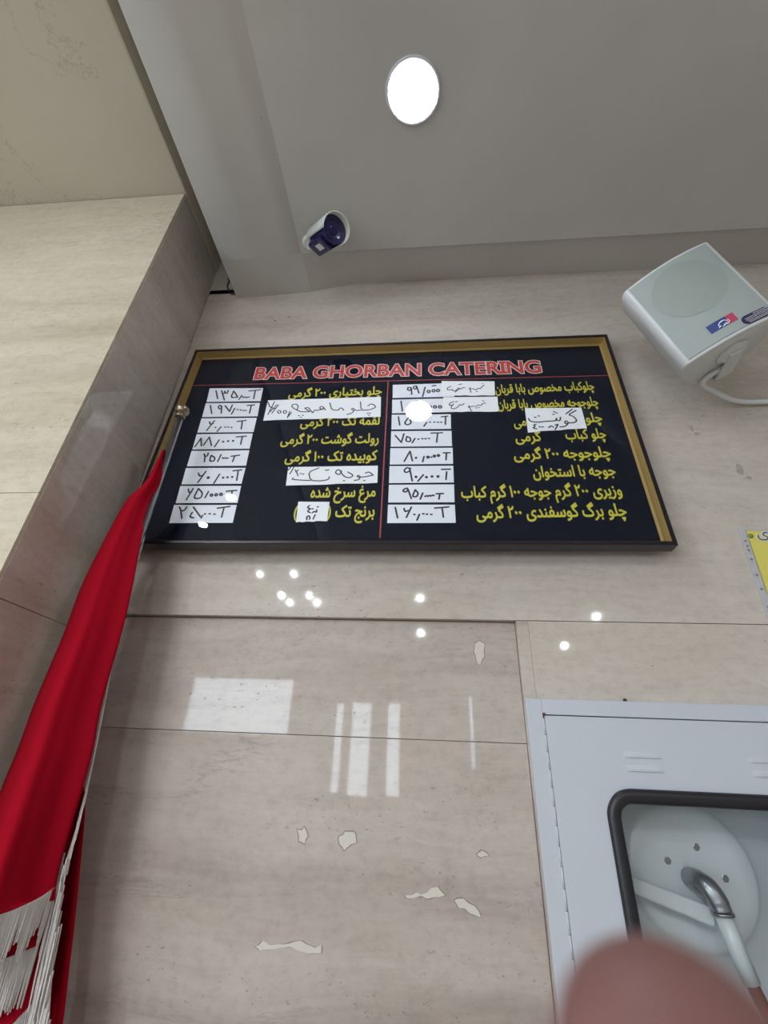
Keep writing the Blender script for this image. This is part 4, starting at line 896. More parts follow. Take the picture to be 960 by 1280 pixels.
# hose reel inside
RX, RZ = 0.478, 1.411
def disc(name, prof, mt, parent, x=RX, z=RZ, y=0.0, n=48, lab=None):
    bm = bmesh.new(); add_lathe(bm, prof, n, (x - .497, y, z - .865), (0, -1, 0)); return obj(name, bm, mt, parent, label=lab)
reel = disc('hose_reel', [(0, .205), (.004, .213), (.010, .216), (.012, .213), (.008, .205), (.007, .16), (.010, .150), (.011, .118), (.018, .110), (.0215, .104), (.022, .085), (.0205, .02)], M['white_inside'], cab, y=.100, n=64)
for ax, az in ((-.038, .017), (.018, .040), (.055, -.004), (-.035, -.041)):
    bm = bmesh.new(); add_lathe(bm, [(0, .0062), (.0012, .0062), (.0016, .0055)], 6, (RX + ax - .497, .079, RZ + az - .865), (0, -1, 0), smooth=False)
    obj('bolt_hole', bm, M['alu_grey'], reel)
bm = bmesh.new()
for k in range(5):
    add_tube(bm, [(math.cos(t) * (.135 + .012 * (k % 2)) + RX - .497, .112 + .018 * k, math.sin(t) * (.135 + .012 * (k % 2)) + RZ - .865) for t in [i * 2 * PI / 36 for i in range(36)]], .0095, 10, closed=True)
obj('hose_coil', bm, M['hose'], cab)
bm = bmesh.new()
pp = smooth_curve([(RX - .497 - .004, .080, RZ - .865 - .006), (RX - .497 - .004, .055, RZ - .865 - .006), (RX - .497 + .003, .038, RZ - .865 - .013), (RX - .497 + .010, .032, RZ - .865 - .030), (RX - .497 + .012, .030, RZ - .865 - .043)], 6)
add_tube(bm, pp, [.0165] * (len(pp) - 5) + [.0155] * 5, 20)
add_lathe(bm, [(0, .0175), (.004, .0175)], 20, pp[-1], (0.04, -.03, -1))
obj('pipe_elbow', bm, M['alu_grey'], cab, label='grey cast pipe elbow at the hub')
bm = bmesh.new()
e = Vector(pp[-1])
add_tube(bm, [e + Vector((.0, 0, -.003)), e + Vector((.008, -.0, -.045)), e + Vector((.018, 0.0, -.085))], [.0135, .0130, .0125], 16)
obj('feed_pipe', bm, M['white_inside'], cab)
bm = bmesh.new()
add_tube(bm, smooth_curve([e + Vector((.018, 0, -.085)), e + Vector((.026, 0, -.11)), e + Vector((.05, .005, -.16)), e + Vector((.09, .01, -.20)), e + Vector((.12, .02, -.29))], 5), .0095, 12)
obj('hose_end', bm, M['hose'], cab)
# flat carrying arm across the reel
bm = bmesh.new()
A_, B_ = Vector((0.345, 0, 1.398)), Vector((0.484, 0, 1.357))
dv = (B_ - A_).normalized(); nv = Vector((-dv.z, 0, dv.x)) * 0.0105
f4 = [A_ + nv, A_ - nv, B_ - nv * 1.2, B_ + nv * 1.2]
fr = [bm.verts.new((p.x - .497, .046, p.z - .865)) for p in f4]; bk = [bm.verts.new((p.x - .497, .062, p.z - .865)) for p in f4]
bm.faces.new(fr); bm.faces.new(bk[::-1])
for k in range(4): bm.faces.new((fr[k], bk[k], bk[(k + 1) % 4], fr[(k + 1) % 4]))
bmesh.ops.recalc_face_normals(bm, faces=bm.faces[:]); bmesh.ops.bevel(bm, geom=bm.edges[:], offset=.0015, segments=2, affect='EDGES')
obj('reel_arm', bm, M['white_inside'], cab)
CBX('arm_bracket', 0.229, 0.36, .046, .064, 1.386, 1.41, M['white_paint'])
bm = bmesh.new(); add_lathe(bm, [(0, .03), (.08, .03)], 20, (0.60 - .497, .05, 1.20 - .865), (0.2, -.0, 1)); obj('valve_body', bm, mat('dark_blue_valve', (0.02, 0.035, 0.10), 0.4), cab)

# ================================================================ loudspeaker
n_ = Vector((-0.3323, -0.9126, -0.2381)).normalized()
up_ = Vector((-0.3789, -0.1020, 0.9198)); up_ = (up_ - n_ * up_.dot(n_)).normalized()
rt_ = up_.cross(n_)
if rt_.x < 0: rt_ = -rt_
spm = Matrix((rt_, -n_, up_)).transposed().to_4x4()
FC = Vector((0.6519, -0.2463, 2.557))
sp = thing('loudspeaker', 'white box loudspeaker with grey grille tilted on a bracket above the board corner', 'speaker')
spm.translation = FC
sp.matrix_world = spm
SW, SH = 0.0955, 0.1275          # half width, half height of the grille face; local -y is the front
def section(w, d0, bulge=0.014, side=0.019, dep=0.145, wb=0.062):
    """half-symmetric cross-section, front arc then rounded side then taper to the back"""
    pts = []
    n = 14
    for i in range(n + 1):
        x = -w + 2 * w * i / n
        pts.append((x, d0 - bulge * (1 - (x / w) ** 2)))
    R_ = []
    for k in range(1, 8):
        a = PI / 2 * k / 7
        R_.append((w + side * math.sin(a) * 0.75, d0 + side * 1.25 * (1 - math.cos(a))))
    R_ += [(w + side * .45, d0 + .075), (wb + .006, dep - .012), (wb - .004, dep)]
    return pts + R_ + [(-x, y) for x, y in reversed(R_)]
def loft_z(bm, sec, z0, z1, rnd=0.004):
    cx = 0; cy = 0.05; rings = []
    for z, s in ((z0, 1 - rnd / .1), (z0 + rnd * .4, 1 - rnd / .3), (z0 + rnd, 1), (z1 - rnd, 1), (z1 - rnd * .4, 1 - rnd / .3), (z1, 1 - rnd / .1)):
        rings.append([bm.verts.new((cx + (x - cx) * s, cy + (y - cy) * s, z)) for x, y in sec])
    n = len(sec)
    for a, b in zip(rings, rings[1:]):
        for k in range(n): bm.faces.new((a[k], a[(k + 1) % n], b[(k + 1) % n], b[k]))
    bm.faces.new(rings[0][::-1]); bm.faces.new(rings[-1])
    bmesh.ops.recalc_face_normals(bm, faces=bm.faces[:])
bm = bmesh.new(); loft_z(bm, section(SW, 0.0), -SH - .004, SH + .004, .003)
obj('cabinet_body', bm, M['white_plastic'], sp, auto=math.radians(40))
# grille: slightly proud curved sheet
def grille():
    bm = bmesh.new(); n = 16; rows = []
    prof = [(-SH + .003, 0), (-SH + .0035, -.0022), (SH - .0035, -.0022), (SH - .003, 0)]
    for z, o in prof:
        rows.append([bm.verts.new((x, -.014 * (1 - (x / SW) ** 2) + o - .0002, z)) for x in [(-SW + .001) + 2 * (SW - .001) * i / n for i in range(n + 1)]])
    for a, b in zip(rows, rows[1:]):
        for k in range(n):
            f = bm.faces.new((a[k], b[k], b[k + 1], a[k + 1])); f.smooth = False
    bmesh.ops.recalc_face_normals(bm, faces=bm.faces[:])
    for f in bm.faces:
        if f.normal.y > 0.2: f.normal_flip()
    return obj('grille', bm, M['grille'], sp)
gr = grille()
# woofer cone showing behind the grille: a slightly darker round recess
bm = bmesh.new(); n = 40; cz = 0.035; r0 = .078
c0 = bm.verts.new((0, -.0173, cz))
rr_ = [bm.verts.new((r0 * math.cos(2 * PI * k / n), -.014 * (1 - (r0 * math.cos(2 * PI * k / n) / SW) ** 2) - .0030, cz + r0 * math.sin(2 * PI * k / n))) for k in range(n)]
r2 = [bm.verts.new((.5 * r0 * math.cos(2 * PI * k / n), -.014 * (1 - (.5 * r0 * math.cos(2 * PI * k / n) / SW) ** 2) - .0033, cz + .5 * r0 * math.sin(2 * PI * k / n))) for k in range(n)]
for k in range(n):
    bm.faces.new((rr_[k], r2[k], r2[(k + 1) % n], rr_[(k + 1) % n])); bm.faces.new((r2[k], c0, r2[(k + 1) % n]))
bmesh.ops.recalc_face_normals(bm, faces=bm.faces[:])
for f in bm.faces:
    if f.normal.y > 0: f.normal_flip()
obj('woofer_area', bm, mat('grey_grille_over_cone', (0.355, 0.405, 0.38), 0.5, bump=0.4, bscale=900), gr, label='darker round area of the grille over the cone')
# stickers on the grille (local x, z of the face)
def sticker(name, pts, mt, lift, parent=None):
    bm = bmesh.new()
    tri = geometry.delaunay_2d_cdt([Vector(p) for p in pts], [], [list(range(len(pts)))], 1, 1e-6)
    vv = [bm.verts.new((v.x, -.014 * (1 - (v.x / SW) ** 2) - .0026 - lift, v.y)) for v in tri[0]]
    for t in tri[2]:
        try: bm.faces.new([vv[i] for i in t])
        except ValueError: pass
    bm.normal_update()
    for f in bm.faces:
        if f.normal.y > 0: f.normal_flip()
    return obj(name, bm, mt, parent or sp)
def subdiv_rect(x0, x1, z0, z1, k=6):
    return [(x0 + (x1 - x0) * i / k, z0) for i in range(k + 1)] + [(x1 - (x1 - x0) * i / k, z1) for i in range(k + 1)]
st = sticker('logo_sticker', subdiv_rect(-.0318, .0270, -.1012, -.0785), M['sticker_blue'], .0004)
st['label'] = 'blue and pink logo sticker with a white swirl emblem'
sticker('logo_pink_field', [(.006, -.1010), (.0268, -.1010), (.0268, -.0787), (.010, -.0787)], M['sticker_pink'], .0008, st)
def swirl():
    bm = bmesh.new()
    S = [[(-.0135, -.0975), (-.008, -.0955), (-.012, -.0925), (-.0075, -.0875), (-.001, -.0845), (.005, -.0865), (.008, -.0915), (.0115, -.0895)],
         [(-.010, -.0895), (-.004, -.0865), (.002, -.0865)], [(-.002, -.0965), (.004, -.0945), (.009, -.0965), (.012, -.093)], [(-.006, -.099), (.001, -.0975), (.007, -.0985)]]
    for s in S: ribbon(bm, s, .0017, 0)
    for v in bm.verts: v.co.y = -.014 * (1 - (v.co.x / SW) ** 2) - .0026 - .0012 + v.co.y
    for f in bm.faces:
        f.normal_update()
        if f.normal.y > 0: f.normal_flip()
    return obj('logo_emblem', bm, M['paper'], st)
swirl()
ov = sticker('oval_sticker', rrect(.0283, .0915, -.1245, -.1005, .0118, 6), M['sticker_dark'], .0004)
ov['label'] = 'dark oval sticker with fine silver lines of print'
bm = bmesh.new()
for s in ([(.036, -.1095), (.054, -.1085)], [(.036, -.1135), (.056, -.1125)], [(.038, -.1175), (.085, -.1165)], [(.040, -.1210), (.080, -.1205)], [(.060, -.1045), (.086, -.1045)], [(.060, -.1085), (.088, -.1085)], [(.060, -.1125), (.088, -.1120)], [(.0575, -.1035), (.0575, -.1145)]):
    ribbon(bm, s, .0015, 0)
for v in bm.verts: v.co.y += -.014 * (1 - (v.co.x / SW) ** 2) - .0026 - .0014
for f in bm.faces:
    f.normal_update()
    if f.normal.y > 0: f.normal_flip()
obj('sticker_print', bm, M['sticker_silver'], ov)
# pivot boss and bracket arm at the lower end
bm = bmesh.new(); add_lathe(bm, [(0, .036), (.004, .036), (.006, .033), (.0062, .029), (.009, .028), (.011, .024)], 32, (0.012, .062, -SH - .004), (0, 0, -1))
obj('pivot_boss', bm, M['white_plastic'], sp)
bm = bmesh.new(); add_lathe(bm, [(0, .036), (.004, .036), (.006, .033)], 32, (0.012, .062, SH + .004), (0, 0, 1))
obj('pivot_boss', bm, M['white_plastic'], sp)
# U-shaped bracket in local space, from both pivots back to a wall plate
def bracket():
    bm = bmesh.new()
    w_ = .020
    path = [(0.012, .050, -SH - .0165), (0.012, .10, -SH - .0165), (0.012, .168, -SH - .012), (0.012, .178, -SH + .01), (0.012, .178, SH - .01), (0.012, .168, SH + .012), (0.012, .10, SH + .0165), (0.012, .050, SH + .0165)]
    P = [Vector(p) for p in path]; rings = []
    for i, p in enumerate(P):
        t = (P[min(i + 1, len(P) - 1)] - P[max(i - 1, 0)]).normalized(); nn = Vector((1, 0, 0)).cross(t) * .002
        ww = w_ * (1.0 if 0 < i < len(P) - 1 else .7)
        rings.append([bm.verts.new(p + Vector((s * ww, 0, 0)) + nn * k) for s, k in ((-1, -1), (1, -1), (1, 1), (-1, 1))])
    for a, b in zip(rings, rings[1:]):
        for k in range(4): bm.faces.new((a[k], a[(k + 1) % 4], b[(k + 1) % 4], b[k]))
    bm.faces.new(rings[0][::-1]); bm.faces.new(rings[-1])
    bmesh.ops.recalc_face_normals(bm, faces=bm.faces[:])
    return obj('mounting_bracket', bm, M['white_plastic'], sp, auto=math.radians(30))
bracket()
wl_l = spm.inverted() @ Vector((0.80, 0.0, 2.60))
bm = bmesh.new(); add_tube(bm, [Vector((0.012, .176, 0)), Vector(wl_l) * .5 + Vector((0.012, .176, 0)) * .5, wl_l], .014, 14)
obj('wall_stem', bm, M['white_plastic'], sp)
# white cable looping from the speaker to the right along the wall
bm = bmesh.new()
q0 = spm @ Vector((0.03, .12, -SH - .004))
add_tube(bm, smooth_curve([q0, (0.705, -.10, 2.440), (0.76, -.05, 2.452), (0.83, -.02, 2.445), (0.90, -.014, 2.445), (1.02, -.012, 2.455), (1.30, -.012, 2.52)], 7), .0065, 12)
tag(obj('speaker_cable', bm, M['white_plastic']), 'white cable curving from the loudspeaker to the right along the wall', 'cable')

# ================================================================ security camera
cc = thing('security_camera', 'white and dark blue bullet security camera on the ceiling left of the downlight', 'security camera')
F_ = Vector((-.262, -.257, 2.938)); B_ = Vector((-.328, -.203, 2.984))
ax = (F_ - B_).normalized()
zc = (Vector((0, 0, 1)) - ax * ax.z).normalized(); xc = ax.cross(zc)
mm = Matrix((xc, ax, zc)).transposed().to_4x4(); mm.translation = B_
cc.matrix_world = mm @ Matrix.Diagonal((1.07, 1.0, 1.07, 1.0))
Lb = (F_ - B_).length
bm = bmesh.new()   # body barrel with recessed face
add_lathe(bm, [(0, .020), (.006, .031), (Lb * .5, .0335), (Lb * .86, .0345), (Lb * .98, .0365), (Lb, .0365), (Lb, .0335), (Lb - .006, .031), (Lb - .007, .012)], 40, (0, 0, 0), (0, 1, 0))
bd = obj('body', bm, M['cctv_blue'], cc)
bm = bmesh.new(); add_lathe(bm, [(0, .0125), (.003, .0120), (.0045, .009), (.0035, .006)], 24, (0, Lb - .0068, 0), (0, 1, 0)); obj('lens', bm, M['cctv_glass'], bd)
for k in range(10):
    a = 2 * PI * k / 10; bm = bmesh.new(); add_lathe(bm, [(0, .0026), (.0012, .0022)], 10, (.021 * math.cos(a), Lb - .0069, .021 * math.sin(a)), (0, 1, 0)); obj('infrared_led', bm, M['cctv_glass'], bd)
def visor():   # curved white shell over the barrel
    bm = bmesh.new(); n = 22; rows = []
    for y, R1 in ((-.004, .034), (.0, .0375), (Lb * .6, .0395), (Lb + .012, .0415)):
        a0, a1 = math.radians(-38), math.radians(218)
        rows.append(([bm.verts.new((R1 * math.cos(a0 + (a1 - a0) * k / n), y + (.006 * math.sin(a0 + (a1 - a0) * k / n) if y > Lb else 0), R1 * math.sin(a0 + (a1 - a0) * k / n))) for k in range(n + 1)],
                     [bm.verts.new(((R1 - .0022) * math.cos(a0 + (a1 - a0) * k / n), y + (.006 * math.sin(a0 + (a1 - a0) * k / n) if y > Lb else 0), (R1 - .0022) * math.sin(a0 + (a1 - a0) * k / n))) for k in range(n + 1)]))
    for (a, a2), (b, b2) in zip(rows, rows[1:]):
        for k in range(n):
            bm.faces.new((a[k], a[k + 1], b[k + 1], b[k])).smooth = True; bm.faces.new((a2[k], b2[k], b2[k + 1], a2[k + 1])).smooth = True
        bm.faces.new((a[0], b[0], b2[0], a2[0])); bm.faces.new((a[n], a2[n], b2[n], b[n]))
    for a, a2 in (rows[0], rows[-1]):
        for k in range(n): bm.faces.new((a[k], a2[k], a2[k + 1], a[k + 1]))
    bmesh.ops.recalc_face_normals(bm, faces=bm.faces[:])
    return obj('sun_visor', bm, M['cctv_white'], cc)
visor()
# dark blue lower housing with a white square label
bm = bmesh.new(); add_box(bm, -.024, .022, .004, Lb * .80, -.041, -.015, .004)
lh = obj('lower_housing', bm, M['cctv_blue'], cc)
box('square_label', -.009, .010, Lb * .34, Lb * .62, -.0417, -.0409, M['cctv_white'], lh)
# ceiling base and arm
bi = cc.matrix_world.inverted()
bm = bmesh.new()
cb_ = Vector((-.362, -.178, 3.0215)); 
add_lathe(bm, [(0, .024), (.004, .025), (.010, .023), (.014, .016)], 28, bi @ cb_, bi.to_3x3() @ Vector((0, 0, -1)))
add_tube(bm, [bi @ (cb_ + Vector((0, 0, -.010))), bi @ (cb_ + Vector((.003, 0, -.035))), Vector((0, .01, .0))], .010, 12)
base = obj('ceiling_base', bm, M['cctv_white'], cc)
bm = bmesh.new(); add_lathe(bm, [(0, .0035), (.001, .003)], 8, bi @ (cb_ + Vector((.010, .020, -.0095))), bi.to_3x3() @ Vector((0, 0, -1))); obj('base_screw', bm, M['rubber'], base)

# ================================================================ flag on its pole
fl = thing('flagpole', 'chromed flagpole with a round brass finial in the corner beside the menu board', 'flagpole', (-0.640, -0.12, 0.0))
bm = bmesh.new(); add_lathe(bm, [(0.02, .0115), (2.344, .0095)], 20, (0, 0, 0), (-.006 / 2.3, 0, 1)); obj('pole', bm, M['pole'], fl, smooth=False)
bm = bmesh.new(); add_lathe(bm, [(-.024, .012), (-.020, .0135), (-.014, .010), (-.010, .010), (-.0135 + .002, .0135), (-.006, .0165), (.002, .0185), (.009, .0165), (.014, .011), (.018, .0045), (.019, .001)], 28, (-.006, 0, 2.366), (0, 0, 1))
obj('finial', bm, M['brass'], fl)
bm = bmesh.new(); add_lathe(bm, [(0, .105), (.012, .105), (.022, .09), (.03, .05), (.10, .022), (.11, .014)], 36, (0, 0, 0), (0, 0, 1)); obj('base', bm, M['pole'], fl)
FA = [[[-0.659, -0.125, 2.233], [-0.647, -0.14, 2.222], [-0.646, -0.138, 2.223], [-0.649, -0.132, 2.228], [-0.653, -0.125, 2.233]], [[-0.673, -0.125, 2.141], [-0.649, -0.145, 2.128], [-0.643, -0.141, 2.13], [-0.639, -0.133, 2.135], [-0.636, -0.125, 2.141]], [[-0.705, -0.125, 2.083], [-0.671, -0.148, 2.069], [-0.658, -0.144, 2.071], [-0.65, -0.134, 2.077], [-0.641, -0.125, 2.082]], [[-0.721, -0.125, 1.993], [-0.677, -0.153, 1.979], [-0.661, -0.147, 1.982], [-0.649, -0.136, 1.988], [-0.636, -0.125, 1.993]], [[-0.735, -0.125, 1.874], [-0.676, -0.161, 1.861], [-0.655, -0.153, 1.864], [-0.638, -0.138, 1.87], [-0.619, -0.125, 1.875]], [[-0.734, -0.125, 1.77], [-0.668, -0.168, 1.76], [-0.646, -0.158, 1.763], [-0.629, -0.14, 1.768], [-0.609, -0.125, 1.773]], [[-0.739, -0.125, 1.634], [-0.661, -0.18, 1.629], [-0.639, -0.166, 1.632], [-0.623, -0.143, 1.635], [-0.603, -0.125, 1.638]], [[-0.737, -0.125, 1.558], [-0.651, -0.187, 1.559], [-0.629, -0.171, 1.56], [-0.613, -0.145, 1.562], [-0.592, -0.125, 1.564]], [[-0.739, -0.125, 1.493], [-0.646, -0.193, 1.499], [-0.624, -0.176, 1.499], [-0.61, -0.147, 1.499], [-0.588, -0.125, 1.499]], [[-0.734, -0.125, 1.391], [-0.633, -0.205, 1.408], [-0.615, -0.184, 1.406], [-0.605, -0.15, 1.401], [-0.586, -0.125, 1.399]], [[-0.729, -0.125, 1.347], [-0.623, -0.21, 1.369], [-0.606, -0.188, 1.366], [-0.596, -0.152, 1.359], [-0.577, -0.125, 1.355]]]
flag = thing('flag', 'red flag with white fringe hanging in folds from the pole', 'flag', (-0.64, -0.125, 1.35))
OFF = Vector((-0.64, -0.125, 1.35))
def grid_surface(name, rows, mt, k=6, kk=5, parent=flag, fold=0.0, seed=0, thick=0.0015):
    rws = [smooth_curve(r, kk) for r in rows]
    cols = list(zip(*rws)); cols = [smooth_curve(c, k) for c in cols]
    bm = bmesh.new(); nr = len(cols[0]); nc = len(cols); V = []
    for j in range(nr):
        line = []
        for i in range(nc):
            p = Vector(cols[i][j]); t = j / (nr - 1); u = i / (nc - 1)
            dy = fold * t * (math.sin(u * 9.0 + 1.2 + seed) * .6 + math.sin(u * 17 + t * 2.0 + seed) * .25)
            p = p + Vector((0, dy, 0)) - OFF
            line.append(bm.verts.new(p))
        V.append(line)
    for j in range(nr - 1):
        for i in range(nc - 1):
            f = bm.faces.new((V[j][i], V[j + 1][i], V[j + 1][i + 1], V[j][i + 1])); f.smooth = True
    o = obj(name, bm, mt, parent)
    s = o.modifiers.new('thick', 'SOLIDIFY'); s.thickness = thick; s.offset = 0
    return o, [Vector(cols[i][-1]) for i in range(nc)]
hem = [[-0.735, -0.125, 1.300], [-0.622, -0.205, 1.345], [-0.598, -0.186, 1.353], [-0.585, -0.150, 1.362], [-0.582, -0.125, 1.372]]
front, hemline = grid_surface('front_fold', FA + [hem], M['red_cloth'], fold=.003)
BK = [[[-0.69, -0.070, 1.70], [-0.68, -0.060, 1.70], [-0.665, -0.062, 1.70]], [[-0.69, -0.09, 1.55], [-0.665, -0.060, 1.55], [-0.644, -0.075, 1.55]], [[-0.683, -0.10, 1.474], [-0.64, -0.065, 1.475], [-0.609, -0.075, 1.477]],
      [[-0.665, -0.10, 1.369], [-0.62, -0.065, 1.37], [-0.577, -0.078, 1.370]], [[-0.647, -0.10, 1.272], [-0.60, -0.06, 1.272], [-0.553, -0.078, 1.272]],
      [[-0.63, -0.09, 1.15], [-0.58, -0.06, 1.15], [-0.530, -0.075, 1.15]], [[-0.62, -0.09, 0.95], [-0.57, -0.06, 0.95], [-0.515, -0.075, 0.95]]]
grid_surface('back_fold', BK, M['red_cloth'], fold=.004, seed=2)
LW = [[[-0.74, -0.135, 1.42], [-0.66, -0.150, 1.41], [-0.600, -0.125, 1.40]], [[-0.73, -0.135, 1.36], [-0.66, -0.150, 1.36], [-0.592, -0.118, 1.365]], [[-0.70, -0.135, 1.30], [-0.635, -0.150, 1.305], [-0.580, -0.118, 1.312]], [[-0.69, -0.135, 1.270], [-0.62, -0.150, 1.288], [-0.585, -0.120, 1.300]]]
lower, lowline = grid_surface('middle_fold', LW, M['red_cloth'], fold=.004, seed=1)
LW2 = [[[-0.70, -0.12, 1.30], [-0.63, -0.13, 1.30], [-0.575, -0.105, 1.30]], [[-0.68, -0.12, 1.22], [-0.62, -0.13, 1.22], [-0.570, -0.105, 1.25]], [[-0.66, -0.12, 1.15], [-0.60, -0.13, 1.20], [-0.575, -0.105, 1.235]]]
low2, low2line = grid_surface('lower_fold', LW2, M['red_cloth'], fold=.003, seed=3)

def strands(name, starts, dirs, lens, rad=.0013, label=None):
    bm = bmesh.new()
    for s, d, l in zip(starts, dirs, lens):
        s = Vector(s) - OFF; d = Vector(d).normalized(); j = Vector((random.uniform(-1, 1), random.uniform(-1, 1), 0)) * .0018
        add_tube(bm, [s, s + d * l * .5 + j * .5, s + d * l + j], [rad, rad * 1.1, rad * .7], 5, caps=False)
    o = obj(name, bm, M['fringe'], flag, label=label); o['kind'] = 'stuff'
    return o
def along(line, n):
    cum = [0]
    for a, b in zip(line, line[1:]): cum.append(cum[-1] + (b - a).length)
    out = []
    for k in range(n):
        s = cum[-1] * (k + random.uniform(-.25, .25)) / (n - 1); s = min(max(s, 0), cum[-1])
        i = max(j for j in range(len(cum)) if cum[j] <= s + 1e-9); i = min(i, len(line) - 2)
        t = (s - cum[i]) / max(1e-6, cum[i + 1] - cum[i]); out.append(line[i].lerp(line[i + 1], t))
    return out
S = along(hemline, 150); strands('hem_fringe', S, [(.015, -.01, -1)] * 150, [random.uniform(.066, .074) * (.8 + .2 * math.sin(i * .35)) for i in range(150)], .00115)
S = along(lowline, 90); strands('hem_fringe', S, [(.05, -.01, -1)] * 90, [random.uniform(.058, .068) for i in range(90)], .00115)
S = along(low2line, 60); strands('hem_fringe', S, [(.08, 0, -1)] * 60, [random.uniform(.06, .07) for i in range(60)], .00115)
rf = [Vector(p) for p in [[-0.638, -0.115, 1.998], [-0.632, -0.115, 1.861], [-0.618, -0.115, 1.727], [-0.605, -0.115, 1.639], [-0.591, -0.115, 1.534], [-0.585, -0.115, 1.463], [-0.585, -0.115, 1.398], [-0.576, -0.115, 1.357], [-0.558, -0.115, 1.284], [-0.536, -0.115, 1.214]]]
rfs = smooth_curve(rf, 4)
S = along(rfs, 300)
strands('edge_fringe', S, [(.10, -.03, -1)] * 300, [.020 + .045 * min(1, max(0, (2.0 - p.z) / .8)) ** 1.5 for p in S], .0012)
# denser skein where the edge fringe gathers at the bottom
low = [p for p in rfs if p.z < 1.42]
S = [p + Vector((random.uniform(-.016, .006), random.uniform(-.008, .004), 0)) for p in along(low, 110)]
strands('edge_fringe', S, [(.12, -.01, -1)] * 110, [random.uniform(.85, 1.1) * (.016 + .062 * min(1, max(0, (1.42 - p.z) / .10))) for p in S], .0013)

# ================================================================ yellow notice in a punched sleeve
nt_ = thing('notice_sleeve', 'yellow notice in a clear punched plastic sleeve, at the right edge of the wall', 'notice', (0.722, -0.0025, 2.073), (0, math.radians(2.6), 0))
box('sleeve_film', 0.0, 0.235, -.0022, -.0018, -0.300, 0.0, M['sleeve'], nt_)
box('binding_edge', 0.0, 0.0135, -.0016, 0.0018, -0.300, 0.0, M['sleeve_edge'], nt_)
box('yellow_sheet', 0.0165, 0.226, -.0012, -.0006, -0.297, -0.0085, M['yellow_paper'], nt_, label='yellow paper sheet')
for z in (-.035, -.048, -.058, -.080, -.118, -.150, -.19, -.23, -.262):
    bm = bmesh.new(); add_lathe(bm, [(0, .0026), (.0006, .0022)], 12, (.0068, -.0017, z), (0, -1, 0)); obj('punched_hole', bm, M['alu_grey'], nt_)
bm = bmesh.new(); add_lathe(bm, [(0, .0055), (.0015, .005), (.0025, .002)], 14, (.021, -.0023, -.022), (0, -1, 0)); obj('tack', bm, M['green_tack'], nt_, label='green tack')
pl = outlines(shape_rtl('ی'))
xs = [v[0] for p in pl for v in p]; x0 = min(xs)
text_part('lettering_outline', grow(pl, .07), lambda v: (.036 + (v[0] - x0) * .034, -.024 + v[1] * .034), -.0014, M['paper'], nt_)
text_part('lettering', grow(pl, .02), lambda v: (.036 + (v[0] - x0) * .034, -.024 + v[1] * .034), -.0016, M['ink'], nt_)

# ================================================================ loose cable in the ceiling slot
bm = bmesh.new()
add_tube(bm, smooth_curve([(-.72, -.03, 3.30), (-.715, -.025, 3.16), (-.70, -.03, 3.10), (-.695, -.035, 3.085), (-.70, -.03, 3.065), (-.708, -.02, 3.055), (-.703, -.012, 3.040), (-.690, -.008, 3.030), (-.672, -.008, 3.030), (-.664, -.008, 3.045)], 6), .0030, 8)
add_tube(bm, smooth_curve([(-.70, -.02, 3.30), (-.69, -.03, 3.12), (-.675, -.035, 3.085), (-.69, -.05, 3.06), (-.70, -.03, 3.07), (-.68, -.02, 3.10)], 6), .0028, 8)
tag(obj('loose_cable', bm, M['cable']), 'black cable looping out of the ceiling gap over the wall corner', 'cable')

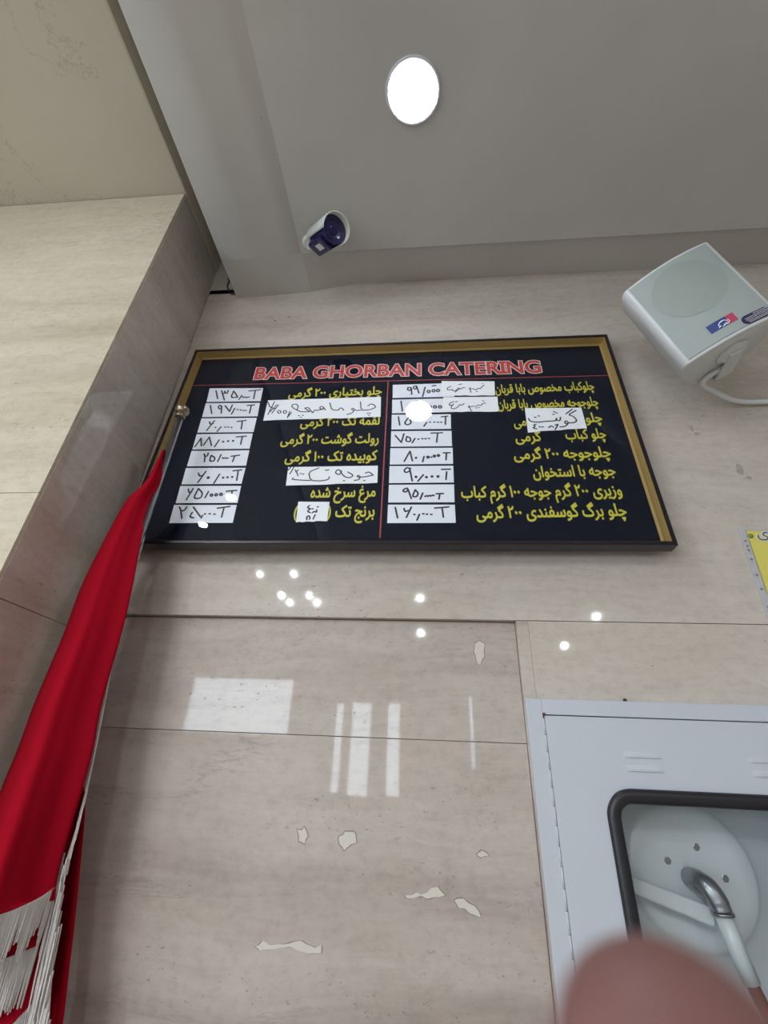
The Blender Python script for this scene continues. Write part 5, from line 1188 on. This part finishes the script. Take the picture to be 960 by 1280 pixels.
# ================================================================ the photographer's hand
# one continuous skinned hand; the index finger reaches up in front of the lens
def hand():
    CM = cm
    def W(x, y, d): # x right, y down, d forward, in metres from the lens
        return Vector((0, -1, 1.55)) + RIGHT * x + DOWN * y + FWD * d
    J = {
        'tip': (0.0215, 0.0353, 0.0345, .0101), 'dip': (0.0236, 0.056, 0.034, .0088), 'pip': (0.027, 0.084, 0.030, .0092), 'kn': (0.034, 0.125, 0.015, .0115),
        'palm': (0.045, 0.165, 0.0, .021), 'wrist': (0.055, 0.215, -0.02, .024), 'arm': (0.075, 0.32, -0.06, .030), 'elb': (0.09, 0.42, -0.11, .038),
        'm0': (0.052, 0.128, 0.010, .0115), 'm1': (0.055, 0.100, 0.000, .0092), 'm2': (0.050, 0.090, -0.022, .0083), 'm3': (0.044, 0.098, -0.040, .0075),
        'r0': (0.066, 0.136, 0.004, .011), 'r1': (0.071, 0.111, -0.008, .0088), 'r2': (0.066, 0.103, -0.029, .008), 'r3': (0.059, 0.110, -0.045, .0072),
        'l0': (0.078, 0.147, -0.004, .010), 'l1': (0.086, 0.128, -0.014, .0078), 'l2': (0.082, 0.121, -0.031, .007), 'l3': (0.075, 0.126, -0.045, .0064),
        't0': (0.028, 0.175, -0.012, .0145), 't1': (0.008, 0.150, -0.030, .0110), 't2': (0.000, 0.125, -0.045, .0092), 't3': (0.002, 0.104, -0.056, .0082),
    }
    E_ = [('tip', 'dip'), ('dip', 'pip'), ('pip', 'kn'), ('kn', 'palm'), ('palm', 'wrist'), ('wrist', 'arm'), ('arm', 'elb'),
          ('palm', 'm0'), ('m0', 'm1'), ('m1', 'm2'), ('m2', 'm3'), ('palm', 'r0'), ('r0', 'r1'), ('r1', 'r2'), ('r2', 'r3'),
          ('palm', 'l0'), ('l0', 'l1'), ('l1', 'l2'), ('l2', 'l3'), ('palm', 't0'), ('t0', 't1'), ('t1', 't2'), ('t2', 't3')]
    names = list(J); me = bpy.data.meshes.new('hand')
    org = W(*J['wrist'][:3])
    me.from_pydata([W(*J[k][:3]) - org for k in names], [(names.index(a), names.index(b)) for a, b in E_], [])
    o = bpy.data.objects.new('hand', me); o.location = org; link(o)
    sk = o.modifiers.new('skin', 'SKIN'); sk.use_smooth_shade = True
    o.modifiers.new('sub', 'SUBSURF').levels = 3; o.modifiers['sub'].render_levels = 3
    for k, v in zip(names, me.skin_vertices[0].data):
        v.radius = (J[k][3], J[k][3]); v.use_root = (k == 'palm')
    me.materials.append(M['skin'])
    tag(o, 'blurred reddish fingertip of the photographer close in front of the lens', 'finger')
    return o
hand()
